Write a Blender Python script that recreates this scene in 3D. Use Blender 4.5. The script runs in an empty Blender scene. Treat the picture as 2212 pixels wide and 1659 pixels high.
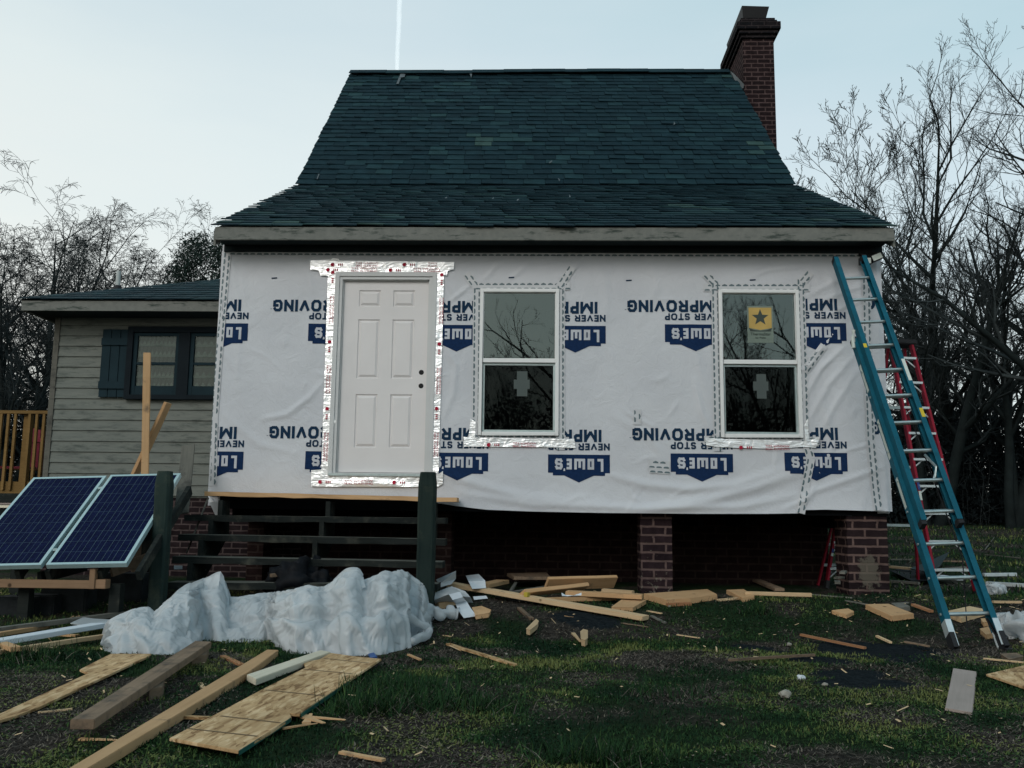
import bpy, bmesh, math, random
import numpy as np
from mathutils import Vector, Matrix

# ------------------------------------------------------------------ camera, sky, sun, exposure
S = bpy.context.scene
C = S.collection
PI = math.pi
CAMP = Vector((2.1135, -9.5196, 0.95))
YAW, PITCH, ROLL, FPX, IW, IH = -0.0333, 0.1418, 0.0117, 1995.85, 2212.0, 1659.0
_cy, _sy, _cp, _sp, _cr, _sr = math.cos(YAW), math.sin(YAW), math.cos(PITCH), math.sin(PITCH), math.cos(ROLL), math.sin(ROLL)
FWD = Vector((_sy*_cp, _cy*_cp, _sp))
R0 = Vector((_cy, -_sy, 0)); U0 = R0.cross(FWD)
RGT = R0*_cr + U0*_sr
UPV = -R0*_sr + U0*_cr
cd = bpy.data.cameras.new('camera')
cam = bpy.data.objects.new('camera', cd); C.objects.link(cam)
cam.matrix_world = Matrix(((RGT.x, UPV.x, -FWD.x, CAMP.x), (RGT.y, UPV.y, -FWD.y, CAMP.y), (RGT.z, UPV.z, -FWD.z, CAMP.z), (0, 0, 0, 1)))
cd.sensor_width = 36; cd.lens = 36*FPX/IW; cd.clip_end = 3000; cd.clip_start = 0.05
S.camera = cam

SUN_EL, SUN_AZ = math.radians(32), math.radians(200)     # azimuth of the light, from +y clockwise (behind the camera)
w = bpy.data.worlds.new('World'); S.world = w; w.use_nodes = True
nt = w.node_tree; nt.nodes.clear()
out = nt.nodes.new('ShaderNodeOutputWorld'); bg = nt.nodes.new('ShaderNodeBackground')
sky = nt.nodes.new('ShaderNodeTexSky'); sky.sky_type = 'NISHITA'; sky.sun_disc = False
sky.sun_elevation = SUN_EL; sky.sun_rotation = SUN_AZ; sky.air_density = 1.0; sky.dust_density = 2.0
geo = nt.nodes.new('ShaderNodeTexCoord'); sep = nt.nodes.new('ShaderNodeSeparateXYZ')
nt.links.new(geo.outputs['Generated'], sep.inputs[0])
nz = nt.nodes.new('ShaderNodeTexNoise'); nz.inputs['Scale'].default_value = 2.2; nz.inputs['Detail'].default_value = 6
mp = nt.nodes.new('ShaderNodeMapping'); mp.inputs['Scale'].default_value = (1, 1, 4)
nt.links.new(geo.outputs['Generated'], mp.inputs[0]); nt.links.new(mp.outputs[0], nz.inputs[0])
# elevation - 0.25*x + cloudiness drives the veil of thin high cloud
m1 = nt.nodes.new('ShaderNodeMath'); m1.operation = 'MULTIPLY_ADD'; m1.inputs[1].default_value = 0.30
nt.links.new(sep.outputs[0], m1.inputs[0]); nt.links.new(sep.outputs[2], m1.inputs[2])
m2 = nt.nodes.new('ShaderNodeMath'); m2.operation = 'MULTIPLY_ADD'; m2.inputs[1].default_value = 0.27
nt.links.new(nz.outputs[0], m2.inputs[0]); nt.links.new(m1.outputs[0], m2.inputs[2])
rp = nt.nodes.new('ShaderNodeValToRGB')
nt.links.new(m2.outputs[0], rp.inputs[0])
els = rp.color_ramp.elements
els[0].position = 0.16; els[0].color = (8.4, 8.4, 7.7, 1)
els[1].position = 1.0; els[1].color = (1.9, 3.4, 4.2, 1)
for p_, c_ in ((0.39, (7.2, 7.9, 7.7)), (0.60, (5.8, 6.9, 7.2)), (0.76, (4.6, 6.2, 6.6)), (0.88, (3.5, 5.2, 5.7))):
    e_ = els.new(p_); e_.color = (*c_, 1)
mx = nt.nodes.new('ShaderNodeMixRGB'); mx.inputs[0].default_value = 0.80
nt.links.new(sky.outputs[0], mx.inputs[1]); nt.links.new(rp.outputs[0], mx.inputs[2])
nt.links.new(mx.outputs[0], bg.inputs[0]); bg.inputs[1].default_value = 0.125
nt.links.new(bg.outputs[0], out.inputs[0])
sd = bpy.data.lights.new('sun', 'SUN'); sd.energy = 0.85; sd.angle = math.radians(24); sd.color = (1.0, 0.96, 0.93)
sun = bpy.data.objects.new('sun', sd); C.objects.link(sun)
_d = Vector((math.sin(SUN_AZ)*math.cos(SUN_EL), math.cos(SUN_AZ)*math.cos(SUN_EL), math.sin(SUN_EL)))
sun.rotation_euler = _d.to_track_quat('Z', 'Y').to_euler()
S.view_settings.view_transform = 'Standard'; S.view_settings.look = 'None'; S.view_settings.exposure = 0.0; S.view_settings.gamma = 1.0
S.cycles.max_bounces = 6; S.cycles.transparent_max_bounces = 12

# ------------------------------------------------------------------ helpers
def ray(px, py):
    return (FWD + RGT*((px-IW/2)/FPX) + UPV*((IH/2-py)/FPX))
def W(px, py, Y):
    d = ray(px, py); t = (Y-CAMP.y)/d.y
    return CAMP + d*t
def sst(t):
    t = min(1, max(0, t)); return t*t*(3-2*t)
def gz(x, y):
    return 0.2*sst((y+2.5)/2.2) + 0.042*max(0, min(y, 60)-2.0)
def G(px, py, lift=0.0):
    d = ray(px, py); z = 0.1+lift
    for _ in range(40):
        t = (z-CAMP.z)/d.z
        if t < 0 or t > 80: t = 80
        p = CAMP + d*t; z = 0.5*z + 0.5*(gz(p.x, p.y)+lift)
    p.z = gz(p.x, p.y)+lift
    return p

class MB:
    """collects shapes into one mesh object"""
    def __init__(s): s.v = []; s.f = []; s.m = []; s.a = []
    def add(s, vs, fs, mi=0, a=0.5):
        o = len(s.v); s.v += [tuple(v) for v in vs]
        for f in fs: s.f.append(tuple(i+o for i in f)); s.m.append(mi); s.a.append(a)
    def box(s, x0, x1, y0, y1, z0, z1, mi=0, a=0.5):
        s.add([(x0,y0,z0),(x1,y0,z0),(x1,y1,z0),(x0,y1,z0),(x0,y0,z1),(x1,y0,z1),(x1,y1,z1),(x0,y1,z1)],
              [(0,3,2,1),(4,5,6,7),(0,1,5,4),(1,2,6,5),(2,3,7,6),(3,0,4,7)], mi, a)
    def bar(s, A, B, w_, t_, side=None, mi=0, a=0.5):
        A = Vector(A); B = Vector(B); d = (B-A).normalized()
        sd_ = Vector(side) if side is not None else (Vector((0,0,1)).cross(d) if abs(d.z) < .99 else Vector((1,0,0)))
        sd_ = (sd_ - d*sd_.dot(d)).normalized(); n = d.cross(sd_).normalized()
        vs = []
        for P in (A, B):
            for (i, j) in ((-1,-1),(1,-1),(1,1),(-1,1)): vs.append(P + sd_*(i*w_/2) + n*(j*t_/2))
        s.add(vs, [(3,2,1,0),(4,5,6,7),(0,1,5,4),(1,2,6,5),(2,3,7,6),(3,0,4,7)], mi, a)
    def tube(s, pts, rs, k=6, mi=0, a=0.5, cap=True):
        pts = [Vector(p) for p in pts]; n = len(pts)
        if not hasattr(rs, '__len__'): rs = [rs]*n
        vs = []
        for i, p in enumerate(pts):
            d = (pts[min(i+1, n-1)] - pts[max(i-1, 0)])
            d = d.normalized() if d.length > 1e-9 else Vector((0,0,1))
            r_ = Vector((0,0,1)) if abs(d.z) < .9 else Vector((1,0,0))
            u = d.cross(r_).normalized(); v = d.cross(u)
            for j in range(k):
                an = 2*PI*j/k; vs.append(p + u*(rs[i]*math.cos(an)) + v*(rs[i]*math.sin(an)))
        fs = [(i*k+j, i*k+(j+1)%k, (i+1)*k+(j+1)%k, (i+1)*k+j) for i in range(n-1) for j in range(k)]
        if cap: fs += [tuple(range(k-1, -1, -1)), tuple(range((n-1)*k, n*k))]
        s.add(vs, fs, mi, a)
    def prism(s, top, down, mi=0, mi_side=None):
        """top polygon (list of Vectors, counterclockwise from above), extruded by vector down"""
        n = len(top); down = Vector(down)
        vs = list(top) + [Vector(p)+down for p in top]
        s.add(vs, [tuple(range(n))], mi)
        s.add(vs, [tuple(range(2*n-1, n-1, -1))], mi)
        s.add(vs, [(i, i+n, (i+1)%n+n, (i+1)%n) for i in range(n)], mi if mi_side is None else mi_side)
    def build(s, name, mats, parent=None, smooth=False, frame=None, bevel=0.0):
        me = bpy.data.meshes.new(name)
        vs = s.v
        M = None
        if frame is not None:
            o, xd = frame; o = Vector(o); xd = Vector(xd).normalized()
            zd = Vector((0,0,1)); zd = (zd - xd*zd.dot(xd)); zd = zd.normalized() if zd.length > .01 else Vector((0,1,0))
            yd = zd.cross(xd)
            M = Matrix(((xd.x,yd.x,zd.x,o.x),(xd.y,yd.y,zd.y,o.y),(xd.z,yd.z,zd.z,o.z),(0,0,0,1)))
            Mi = M.inverted(); vs = [tuple(Mi @ Vector(v)) for v in vs]
        me.from_pydata(vs, [], s.f)
        if not isinstance(mats, (list, tuple)): mats = [mats]
        for m in mats: me.materials.append(m)
        me.polygons.foreach_set('material_index', s.m)
        at = me.attributes.new('rnd', 'FLOAT', 'FACE'); at.data.foreach_set('value', s.a)
        if smooth: me.polygons.foreach_set('use_smooth', [True]*len(me.polygons))
        me.validate(); me.update()
        bm = bmesh.new(); bm.from_mesh(me); bmesh.ops.recalc_face_normals(bm, faces=bm.faces[:])
        if bevel:
            bmesh.ops.remove_doubles(bm, verts=bm.verts[:], dist=1e-5)
            bmesh.ops.bevel(bm, geom=[e for e in bm.edges if len(e.link_faces) == 2 and e.calc_face_angle(0) > .6], offset=bevel, segments=2, affect='EDGES', clamp_overlap=True)
        bm.to_mesh(me); bm.free()
        o_ = bpy.data.objects.new(name, me); C.objects.link(o_)
        if M is not None: o_.matrix_world = M
        if parent: adopt(o_, parent)
        return o_
def adopt(o_, p):
    mw = o_.matrix_basis.copy(); o_.parent = p
    o_.matrix_parent_inverse = world_of(p).inverted()
def world_of(o_):
    if o_.parent: return world_of(o_.parent) @ o_.matrix_parent_inverse @ o_.matrix_basis
    return o_.matrix_basis.copy()
def tag(o_, label=None, cat=None, group=None, kind=None):
    if label: o_['label'] = label
    if cat: o_['category'] = cat
    if group: o_['group'] = group
    if kind: o_['kind'] = kind
    return o_
def empty(name, loc, label, cat, group=None):
    o_ = bpy.data.objects.new(name, None); o_.location = loc; o_.empty_display_size = .2; C.objects.link(o_)
    return tag(o_, label, cat, group)

# ------------------------------------------------------------------ materials
class NB:
    def __init__(s, name, rough=.7, spec=.3, metal=0):
        s.m = bpy.data.materials.new(name); s.m.use_nodes = True; s.t = s.m.node_tree
        s.p = s.t.nodes['Principled BSDF']; s.p.inputs['Roughness'].default_value = rough
        s.p.inputs['Specular IOR Level'].default_value = spec; s.p.inputs['Metallic'].default_value = metal
    def n(s, t, **k):
        x = s.t.nodes.new(t)
        for a, b in k.items():
            if hasattr(x, a): setattr(x, a, b)
            else: x.inputs[a.replace('_', ' ')].default_value = b
        return x
    def l(s, a, b): s.t.links.new(a, b)
    def coord(s, scale=(1,1,1), kind='Object'):
        c = s.n('ShaderNodeTexCoord'); m = s.n('ShaderNodeMapping'); m.inputs['Scale'].default_value = scale
        s.l(c.outputs[kind], m.inputs[0]); return m.outputs[0]
    def noise(s, vec, scale, detail=4, rough=.55, dist=0):
        x = s.n('ShaderNodeTexNoise'); x.inputs['Scale'].default_value = scale; x.inputs['Detail'].default_value = detail
        x.inputs['Roughness'].default_value = rough; x.inputs['Distortion'].default_value = dist
        s.l(vec, x.inputs['Vector']); return x.outputs['Fac']
    def ramp(s, fac, stops):
        r = s.n('ShaderNodeValToRGB'); e = r.color_ramp.elements
        e[0].position, e[0].color = stops[0][0], (*stops[0][1], 1); e[1].position, e[1].color = stops[-1][0], (*stops[-1][1], 1)
        for p, c in stops[1:-1]: q = e.new(p); q.color = (*c, 1)
        s.l(fac, r.inputs[0]); return r.outputs[0]
    def mix(s, fac, a, b, mode='MIX'):
        x = s.n('ShaderNodeMixRGB'); x.blend_type = mode
        for i, q in ((0, fac), (1, a), (2, b)):
            if hasattr(q, 'is_output') or isinstance(q, bpy.types.NodeSocket): s.l(q, x.inputs[i])
            else: x.inputs[i].default_value = q if i == 0 else (*q, 1)
        return x.outputs[0]
    def math(s, op, a, b=0.0, c=0.0):
        x = s.n('ShaderNodeMath'); x.operation = op
        for i, q in enumerate((a, b, c)):
            if isinstance(q, bpy.types.NodeSocket): s.l(q, x.inputs[i])
            else: x.inputs[i].default_value = q
        return x.outputs[0]
    def bump(s, h, strength=.3, dist=.01):
        b = s.n('ShaderNodeBump'); b.inputs['Strength'].default_value = strength; b.inputs['Distance'].default_value = dist
        s.l(h, b.inputs['Height']); s.l(b.outputs[0], s.p.inputs['Normal'])
    def col(s, c):
        if isinstance(c, bpy.types.NodeSocket): s.l(c, s.p.inputs['Base Color'])
        else: s.p.inputs['Base Color'].default_value = (*c, 1)
        return s
def attr(b, name='rnd'):
    a = b.n('ShaderNodeAttribute'); a.attribute_name = name; return a.outputs['Fac']
def mul(c, k): return tuple(x*k for x in c)
def plain(name, c, rough=.6, spec=.3, metal=0, var=.12, scale=6, bumpk=0):
    b = NB(name, rough, spec, metal); v = b.coord(); f = b.noise(v, scale, 5)
    b.col(b.ramp(f, [(.3, mul(c, 1-var)), (.7, mul(c, 1+var))]))
    if bumpk: b.bump(b.noise(v, scale*8, 3), bumpk, .004)
    return b.m
def wood(name, c1, c2, knots=True, rough=.75, dirt=0.0, dirtc=(.05,.05,.045)):
    b = NB(name, rough, .10); oi = b.n('ShaderNodeObjectInfo')
    c = b.n('ShaderNodeTexCoord'); add = b.n('ShaderNodeVectorMath'); add.operation = 'ADD'
    k = b.n('ShaderNodeVectorMath'); k.operation = 'SCALE'; k.inputs['Scale'].default_value = 17.0
    cmb = b.n('ShaderNodeCombineXYZ'); b.l(oi.outputs['Random'], cmb.inputs[0]); b.l(oi.outputs['Random'], cmb.inputs[1])
    b.l(cmb.outputs[0], k.inputs[0]); b.l(c.outputs['Object'], add.inputs[0]); b.l(k.outputs[0], add.inputs[1])
    m = b.n('ShaderNodeMapping'); m.inputs['Scale'].default_value = (1.2, 26, 26); b.l(add.outputs[0], m.inputs[0])
    g = b.noise(m.outputs[0], 1.6, 5, .6, .6)
    col = b.ramp(g, [(.28, c2), (.5, c1), (.75, mul(c1, 1.12))])
    bl = b.noise(add.outputs[0], 2.3, 3)
    col = b.mix(.5, col, b.ramp(bl, [(.3, mul(c2, .9)), (.7, mul(c1, 1.05))]))
    if knots:
        vo = b.n('ShaderNodeTexVoronoi'); vo.inputs['Scale'].default_value = 3.2; b.l(add.outputs[0], vo.inputs['Vector'])
        kf = b.ramp(vo.outputs['Distance'], [(.035, (1,1,1)), (.07, (0,0,0))])
        col = b.mix(kf, col, mul(c2, .35))
    if dirt:
        df = b.ramp(b.noise(add.outputs[0], 5.5, 6, .65), [(.62-dirt*.3, (0,0,0)), (.72, (1,1,1))])
        col = b.mix(df, col, dirtc)
    v_ = b.math('MULTIPLY_ADD', oi.outputs['Random'], .35, .80)
    hs = b.n('ShaderNodeHueSaturation'); b.l(v_, hs.inputs['Value']); b.l(col, hs.inputs['Color'])
    b.col(hs.outputs[0]); b.bump(g, .35, .003)
    return b.m

M = {}
M['wood'] = wood('new_pine', (.56,.35,.185), (.44,.26,.125), True, .75, .06, (.20,.14,.09))
M['wood_pale'] = wood('pale_pine', (.62,.45,.27), (.50,.34,.19), True, .75, .06, (.24,.17,.11))
M['wood_red'] = wood('cedar_splinter', (.40,.20,.10), (.26,.12,.06), False)
M['wood_old'] = wood('weathered_lumber', (.24,.17,.115), (.12,.085,.06), True, .85, .35)
M['wood_grey'] = wood('grey_boards', (.17,.165,.14), (.09,.09,.08), True, .85, .3)
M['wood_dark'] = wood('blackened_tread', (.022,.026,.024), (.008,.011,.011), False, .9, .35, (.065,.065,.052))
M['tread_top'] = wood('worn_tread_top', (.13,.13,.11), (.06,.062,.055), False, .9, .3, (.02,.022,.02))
M['wood_mid'] = wood('aged_pine', (.30,.19,.115), (.20,.125,.075))
M['wood_post'] = wood('mossy_treated_post', (.026,.041,.036), (.011,.021,.021), True, .9, .3, (.050,.060,.045))
M['black_wood'] = plain('shade_black_joist', (.006,.007,.008), .95, .03)  # near-black colour stands in for the deep shade under the floor
M['deck_wood'] = wood('deck_pine', (.22,.135,.05), (.14,.085,.03), False)
M['wood_white'] = wood('primed_white_wood', (.72,.66,.52), (.64,.57,.42), False)
M['wood_pink'] = wood('weathered_pink_board', (.33,.27,.24), (.26,.22,.19), False)

def mk_osb():
    b = NB('strand_board', .8, .2); v = b.coord((1,1,1))
    def layer(rot, sc):
        m = b.n('ShaderNodeMapping'); m.inputs['Rotation'].default_value = (0,0,rot); m.inputs['Scale'].default_value = (9*sc, 42*sc, 20)
        b.l(v, m.inputs[0]); vo = b.n('ShaderNodeTexVoronoi'); vo.inputs['Scale'].default_value = 1; b.l(m.outputs[0], vo.inputs['Vector']); return vo.outputs['Color']
    a = layer(.3, 1); c = layer(-.7, .9); d = layer(1.3, 1.1)
    s1 = b.n('ShaderNodeSeparateColor'); b.l(a, s1.inputs[0]); s2 = b.n('ShaderNodeSeparateColor'); b.l(c, s2.inputs[0])
    s3 = b.n('ShaderNodeSeparateColor'); b.l(d, s3.inputs[0])
    f = b.mix(.5, a, c); f2 = b.math('MULTIPLY', b.math('ADD', s1.outputs[0], b.math('ADD', s2.outputs[1], s3.outputs[2])), .333)
    col = b.ramp(f2, [(.22, (.26,.145,.062)), (.36, (.48,.30,.145)), (.6, (.60,.395,.205)), (.8, (.74,.53,.31))])
    st = b.ramp(b.noise(v, 2.2, 4), [(.35, (.72,.70,.66)), (.65, (1,1,1))])
    b.col(b.mix(1, col, st, 'MULTIPLY')); b.bump(f2, .3, .003)
    return b.m
M['osb'] = mk_osb()
M['green_edge'] = plain('green_painted_edge', (.010,.085,.065), .6)
M['line'] = plain('scribed_line', (.16,.11,.06), .9)

def mk_brick(name, bw, bh, c1, c2, mc, white=0.0, low=-99, high=99, msize=.012, blob=False):
    b = NB(name, .95, .05); c = b.n('ShaderNodeTexCoord'); sp = b.n('ShaderNodeSeparateXYZ'); b.l(c.outputs['Object'], sp.inputs[0])
    cb = b.n('ShaderNodeCombineXYZ'); b.l(b.math('ADD', sp.outputs[0], sp.outputs[1]), cb.inputs[0]); b.l(sp.outputs[2], cb.inputs[1])
    wob = b.n('ShaderNodeTexNoise'); wob.inputs['Scale'].default_value = 14; wob.inputs['Detail'].default_value = 3; b.l(c.outputs['Object'], wob.inputs['Vector'])
    ad = b.n('ShaderNodeVectorMath'); ad.operation = 'MULTIPLY_ADD'; b.l(wob.outputs['Color'], ad.inputs[0]); ad.inputs[1].default_value = (.012,.012,0); b.l(cb.outputs[0], ad.inputs[2])
    br = b.n('ShaderNodeTexBrick'); b.l(ad.outputs[0], br.inputs['Vector'])
    br.inputs['Scale'].default_value = 1; br.inputs['Brick Width'].default_value = bw; br.inputs['Row Height'].default_value = bh
    br.inputs['Mortar Size'].default_value = msize; br.inputs['Mortar Smooth'].default_value = .25; br.offset = .5
    br.inputs['Color1'].default_value = (*c1,1); br.inputs['Color2'].default_value = (*c2,1); br.inputs['Mortar'].default_value = (*mc,1)
    n = b.noise(c.outputs['Object'], 9, 5, .6)
    col = b.mix(1, br.outputs['Color'], b.ramp(n, [(.3, (.6,.6,.6)), (.7, (1.2,1.2,1.2))]), 'MULTIPLY')
    if blob:
        bp = W(1878, 1236, .03); dd = b.n('ShaderNodeVectorMath'); dd.operation = 'DISTANCE'
        sc_ = b.n('ShaderNodeVectorMath'); sc_.operation = 'MULTIPLY'; b.l(c.outputs['Object'], sc_.inputs[0]); sc_.inputs[1].default_value = (1,.2,.62)
        b.l(sc_.outputs[0], dd.inputs[0]); dd.inputs[1].default_value = (bp.x, .03*.2, bp.z*.62)
        nn_ = b.noise(c.outputs['Object'], 22, 5, .7)
        f_ = b.math('ADD', b.math('MULTIPLY', dd.outputs['Value'], -4.2), nn_)
        col = b.mix(b.ramp(f_, [(.02, (0,0,0)), (.16, (.75,.75,.75))]), col, (.135,.12,.095))
    if white:
        vo = b.noise(c.outputs['Object'], 24, 4, .6); zz = sp.outputs[2]
        lo = b.math('SMOOTH_MAX', b.math('MULTIPLY', b.math('SUBTRACT', high, zz), 3.0), 0.0, .05)
        fac = b.ramp(b.math('ADD', vo, b.math('MINIMUM', b.math('MULTIPLY', lo, .10), .14)), [(.70-white*.1, (0,0,0)), (.76-white*.1, (1,1,1))])
        col = b.mix(fac, col, (.17,.15,.12))
    b.col(col)
    b.bump(b.math('ADD', b.math('MULTIPLY', br.outputs['Fac'], -1.0), b.math('MULTIPLY', n, .5)), .6, .01)
    return b.m
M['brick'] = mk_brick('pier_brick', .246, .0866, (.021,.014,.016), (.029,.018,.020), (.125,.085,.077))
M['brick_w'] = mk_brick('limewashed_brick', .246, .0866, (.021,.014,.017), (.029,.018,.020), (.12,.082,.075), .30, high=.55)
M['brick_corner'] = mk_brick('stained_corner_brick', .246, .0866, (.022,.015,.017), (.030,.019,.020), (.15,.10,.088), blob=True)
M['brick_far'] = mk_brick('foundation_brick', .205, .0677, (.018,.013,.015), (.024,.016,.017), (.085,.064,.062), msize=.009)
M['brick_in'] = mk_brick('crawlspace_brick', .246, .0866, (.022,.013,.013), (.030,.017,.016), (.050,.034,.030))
M['brick_ch'] = mk_brick('chimney_brick', .225, .083, (.016,.011,.012), (.022,.014,.015), (.080,.054,.052), msize=.012)
M['soot'] = mk_brick('sooty_brick', .225, .083, (.009,.010,.012), (.014,.012,.013), (.034,.028,.029), msize=.011)

def mk_slate():
    b = NB('roof_slate', .75, .10); a = attr(b); v = b.coord()
    col = b.ramp(a, [(0, (.0052,.018,.0245)), (.5, (.0085,.0265,.034)), (.75, (.0125,.036,.042)), (.9, (.019,.048,.050)), (1, (.034,.066,.060))])
    n = b.noise(v, 5, 6, .65)
    b.col(b.mix(1, col, b.ramp(n, [(.3, (.72,.72,.72)), (.7, (1.3,1.3,1.3))]), 'MULTIPLY')); b.bump(b.noise(v, 40, 4), .5, .006)
    return b.m
M['slate'] = mk_slate()
M['slate_lead'] = plain('lead_flashing', (.085,.10,.105), .6, .4, 0, .3, 4)
M['dark_slate'] = plain('old_shingle', (.006,.018,.022), .8, .1, 0, .3, 12, .6)

def mk_fascia():
    b = NB('mildewed_fascia', .75, .2); v = b.coord((1,1,1)); n = b.noise(v, 2.2, 6, .65); n2 = b.noise(v, 16, 4)
    sp = b.n('ShaderNodeSeparateXYZ'); c = b.n('ShaderNodeTexCoord'); b.l(c.outputs['Object'], sp.inputs[0])
    col = b.ramp(n2, [(.3, (.145,.152,.138)), (.7, (.19,.194,.175))])
    f = b.ramp(b.noise(b.coord((1,1,5)), 3.4, 6, .72), [(.53, (0,0,0)), (.64, (1,1,1))])
    b.col(b.mix(f, col, (.045,.058,.050))); b.bump(n, .2, .004); return b.m
M['fascia'] = mk_fascia()
M['soffit'] = plain('soffit', (.030,.040,.043), .9, .08)
def mk_siding():
    b = NB('weathered_siding', .75, .2); v = b.coord((1,1,1)); n2 = b.noise(b.coord((3,3,22)), 2, 5, .6)
    col = b.ramp(n2, [(.3, (.135,.150,.135)), (.7, (.178,.190,.168))])
    f = b.ramp(b.noise(b.coord((1.2,1,5)), 3.2, 6, .7), [(.52, (0,0,0)), (.74, (1,1,1))])
    b.col(b.mix(f, col, (.050,.062,.055))); b.bump(n2, .2, .003); return b.m
M['siding'] = mk_siding()
M['trim_blue'] = plain('dark_blue_trim', (.012,.028,.036), .75, .12)
M['trim_navy'] = plain('near_black_trim', (.007,.012,.016), .75, .12)
M['curtain'] = plain('curtain', (.125,.12,.115), .9, .1, 0, .08, 6)
def mk_wrap():
    b = NB('house_wrap_sheet', .62, .35); v = b.coord((1,1,1)); n = b.noise(v, 1.3, 5, .6)
    b.col(b.ramp(n, [(.3, (.535,.55,.58)), (.7, (.61,.625,.65))]))
    h = b.math('ADD', b.noise(v, 7, 6, .62, .8), b.math('MULTIPLY', b.noise(b.coord((1,1,1.3)), 90, 2), .16))
    b.bump(h, .42, .024)
    b.p.inputs['Sheen Weight'].default_value = .1
    return b.m
M['wrap'] = mk_wrap()
M['print'] = plain('blue_print', (.008,.026,.078), .8, .1, 0, .18, 40)
M['print_dark'] = plain('slate_blue_print', (.010,.032,.068), .8, .1, 0, .18, 40)
M['print_back'] = plain('unprinted_letters', (.50,.52,.56), .6, .3)
M['tape'] = plain('seam_tape', (.55,.56,.575), .45, .4, 0, .05)
M['tape_ink'] = plain('tape_ink', (.105,.15,.165), .5, .4, 0, .25, 40)
def mk_foil():
    b = NB('foil_flashing', .30, .5, .45); v = b.coord((1,1,1)); n = b.math('ADD', b.noise(b.coord((1,1,1)), 5, 2, .5, 2.2), b.math('MULTIPLY', b.noise(b.coord((3,1,14)), 2.5, 2, .5, 1.0), .5))
    b.col((.97,.985,.985)); b.bump(n, .45, .028); return b.m
M['foil'] = mk_foil()
M['red_ink'] = plain('red_ink', (.42,.02,.05), .7, .1)
M['door_paint'] = plain('primed_door', (.70,.675,.665), .5, .35, 0, .03, 3)
M['jamb'] = plain('primed_jamb', (.56,.57,.565), .5, .35, 0, .04, 3)
M['vinyl'] = plain('white_vinyl', (.76,.77,.76), .35, .45, 0, .02)
M['black'] = plain('black', (.004,.004,.005), .6)
M['rubber'] = plain('black_rubber', (.015,.016,.018), .7)
def mk_glass(name, tint=(.8,.86,.85), ior=1.75):
    m = bpy.data.materials.new(name); m.use_nodes = True; t = m.node_tree; t.nodes.clear()
    o_ = t.nodes.new('ShaderNodeOutputMaterial'); mxs = t.nodes.new('ShaderNodeMixShader'); fr = t.nodes.new('ShaderNodeFresnel'); fr.inputs[0].default_value = ior
    tr = t.nodes.new('ShaderNodeBsdfTransparent'); tr.inputs[0].default_value = (*tint, 1)
    gl = t.nodes.new('ShaderNodeBsdfGlossy'); gl.inputs['Roughness'].default_value = .012; gl.inputs[0].default_value = (.72,.88,.85,1)
    t.links.new(fr.outputs[0], mxs.inputs[0]); t.links.new(tr.outputs[0], mxs.inputs[1]); t.links.new(gl.outputs[0], mxs.inputs[2]); t.links.new(mxs.outputs[0], o_.inputs[0])
    return m
M['glass'] = mk_glass('window_glass', ior=2.05)
M['glass_plain'] = mk_glass('annex_glass', ior=1.45)
M['glass_screen'] = mk_glass('screened_glass', (.5,.55,.55), 1.30)
M['paper'] = plain('white_paper', (.62,.66,.69), .7, .2, 0, .06, 4)
M['paper_dim'] = plain('tissue_paper', (.085,.105,.10), .7, .2, 0, .05, 4)
M['sticker'] = plain('pale_sticker', (.17,.215,.18), .6)
M['sticker_y'] = plain('amber_sticker', (.50,.34,.10), .6)
M['sticker_i'] = plain('sticker_ink', (.045,.06,.05), .6)
def mk_plastic():
    b = NB('translucent_plastic_sheet', .27, .6); v = b.coord((1,1,1)); n = b.noise(v, 2.4, 5, .6, .5)
    b.col(b.ramp(n, [(.3, (.74,.79,.81)), (.7, (.88,.90,.90))]))
    b.p.inputs['Sheen Weight'].default_value = 0.0
    b.p.inputs['Subsurface Weight'].default_value = 0.0
    b.bump(b.math('ADD', b.noise(v, 6, 4, .6, 1.2), b.math('MULTIPLY', b.noise(b.coord((1,1,1)), 24, 3, .6, 1.0), .2)), .10, .012)
    tl = b.n('ShaderNodeBsdfTranslucent'); tl.inputs[0].default_value = (.55,.6,.63,1)
    ms = b.n('ShaderNodeMixShader'); ms.inputs[0].default_value = .40
    o_ = [x for x in b.t.nodes if x.type == 'OUTPUT_MATERIAL'][0]
    b.l(b.p.outputs[0], ms.inputs[1]); b.l(tl.outputs[0], ms.inputs[2]); tp2 = b.n('ShaderNodeBsdfTransparent'); m3_ = b.n('ShaderNodeMixShader'); m3_.inputs[0].default_value = .24
    b.l(ms.outputs[0], m3_.inputs[1]); b.l(tp2.outputs[0], m3_.inputs[2]); b.l(m3_.outputs[0], o_.inputs[0])
    return b.m
M['plastic'] = mk_plastic()
M['black_bag'] = plain('black_bag', (.005,.006,.008), .6, .12, 0, .3, 8, .4)
M['lad_blue'] = plain('blue_fibreglass', (.006,.088,.130), .6, .15, 0, .18, 9)
M['lad_red'] = plain('red_fibreglass', (.25,.014,.030), .6, .15, 0, .18, 9)
M['alu'] = plain('aluminium', (.42,.50,.50), .42, .5, .75, .12, 20)
M['alu_lt'] = plain('bright_aluminium', (.60,.66,.67), .45, .5, .5, .08, 20)
M['label_w'] = plain('label_white', (.55,.60,.55), .5)
M['label_y'] = plain('label_yellow', (.55,.42,.03), .5)
M['label_b'] = plain('label_blue', (.02,.05,.20), .5)
M['panel_frame'] = plain('panel_frame', (.40,.54,.55), .4, .5, .3, .05)
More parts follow.
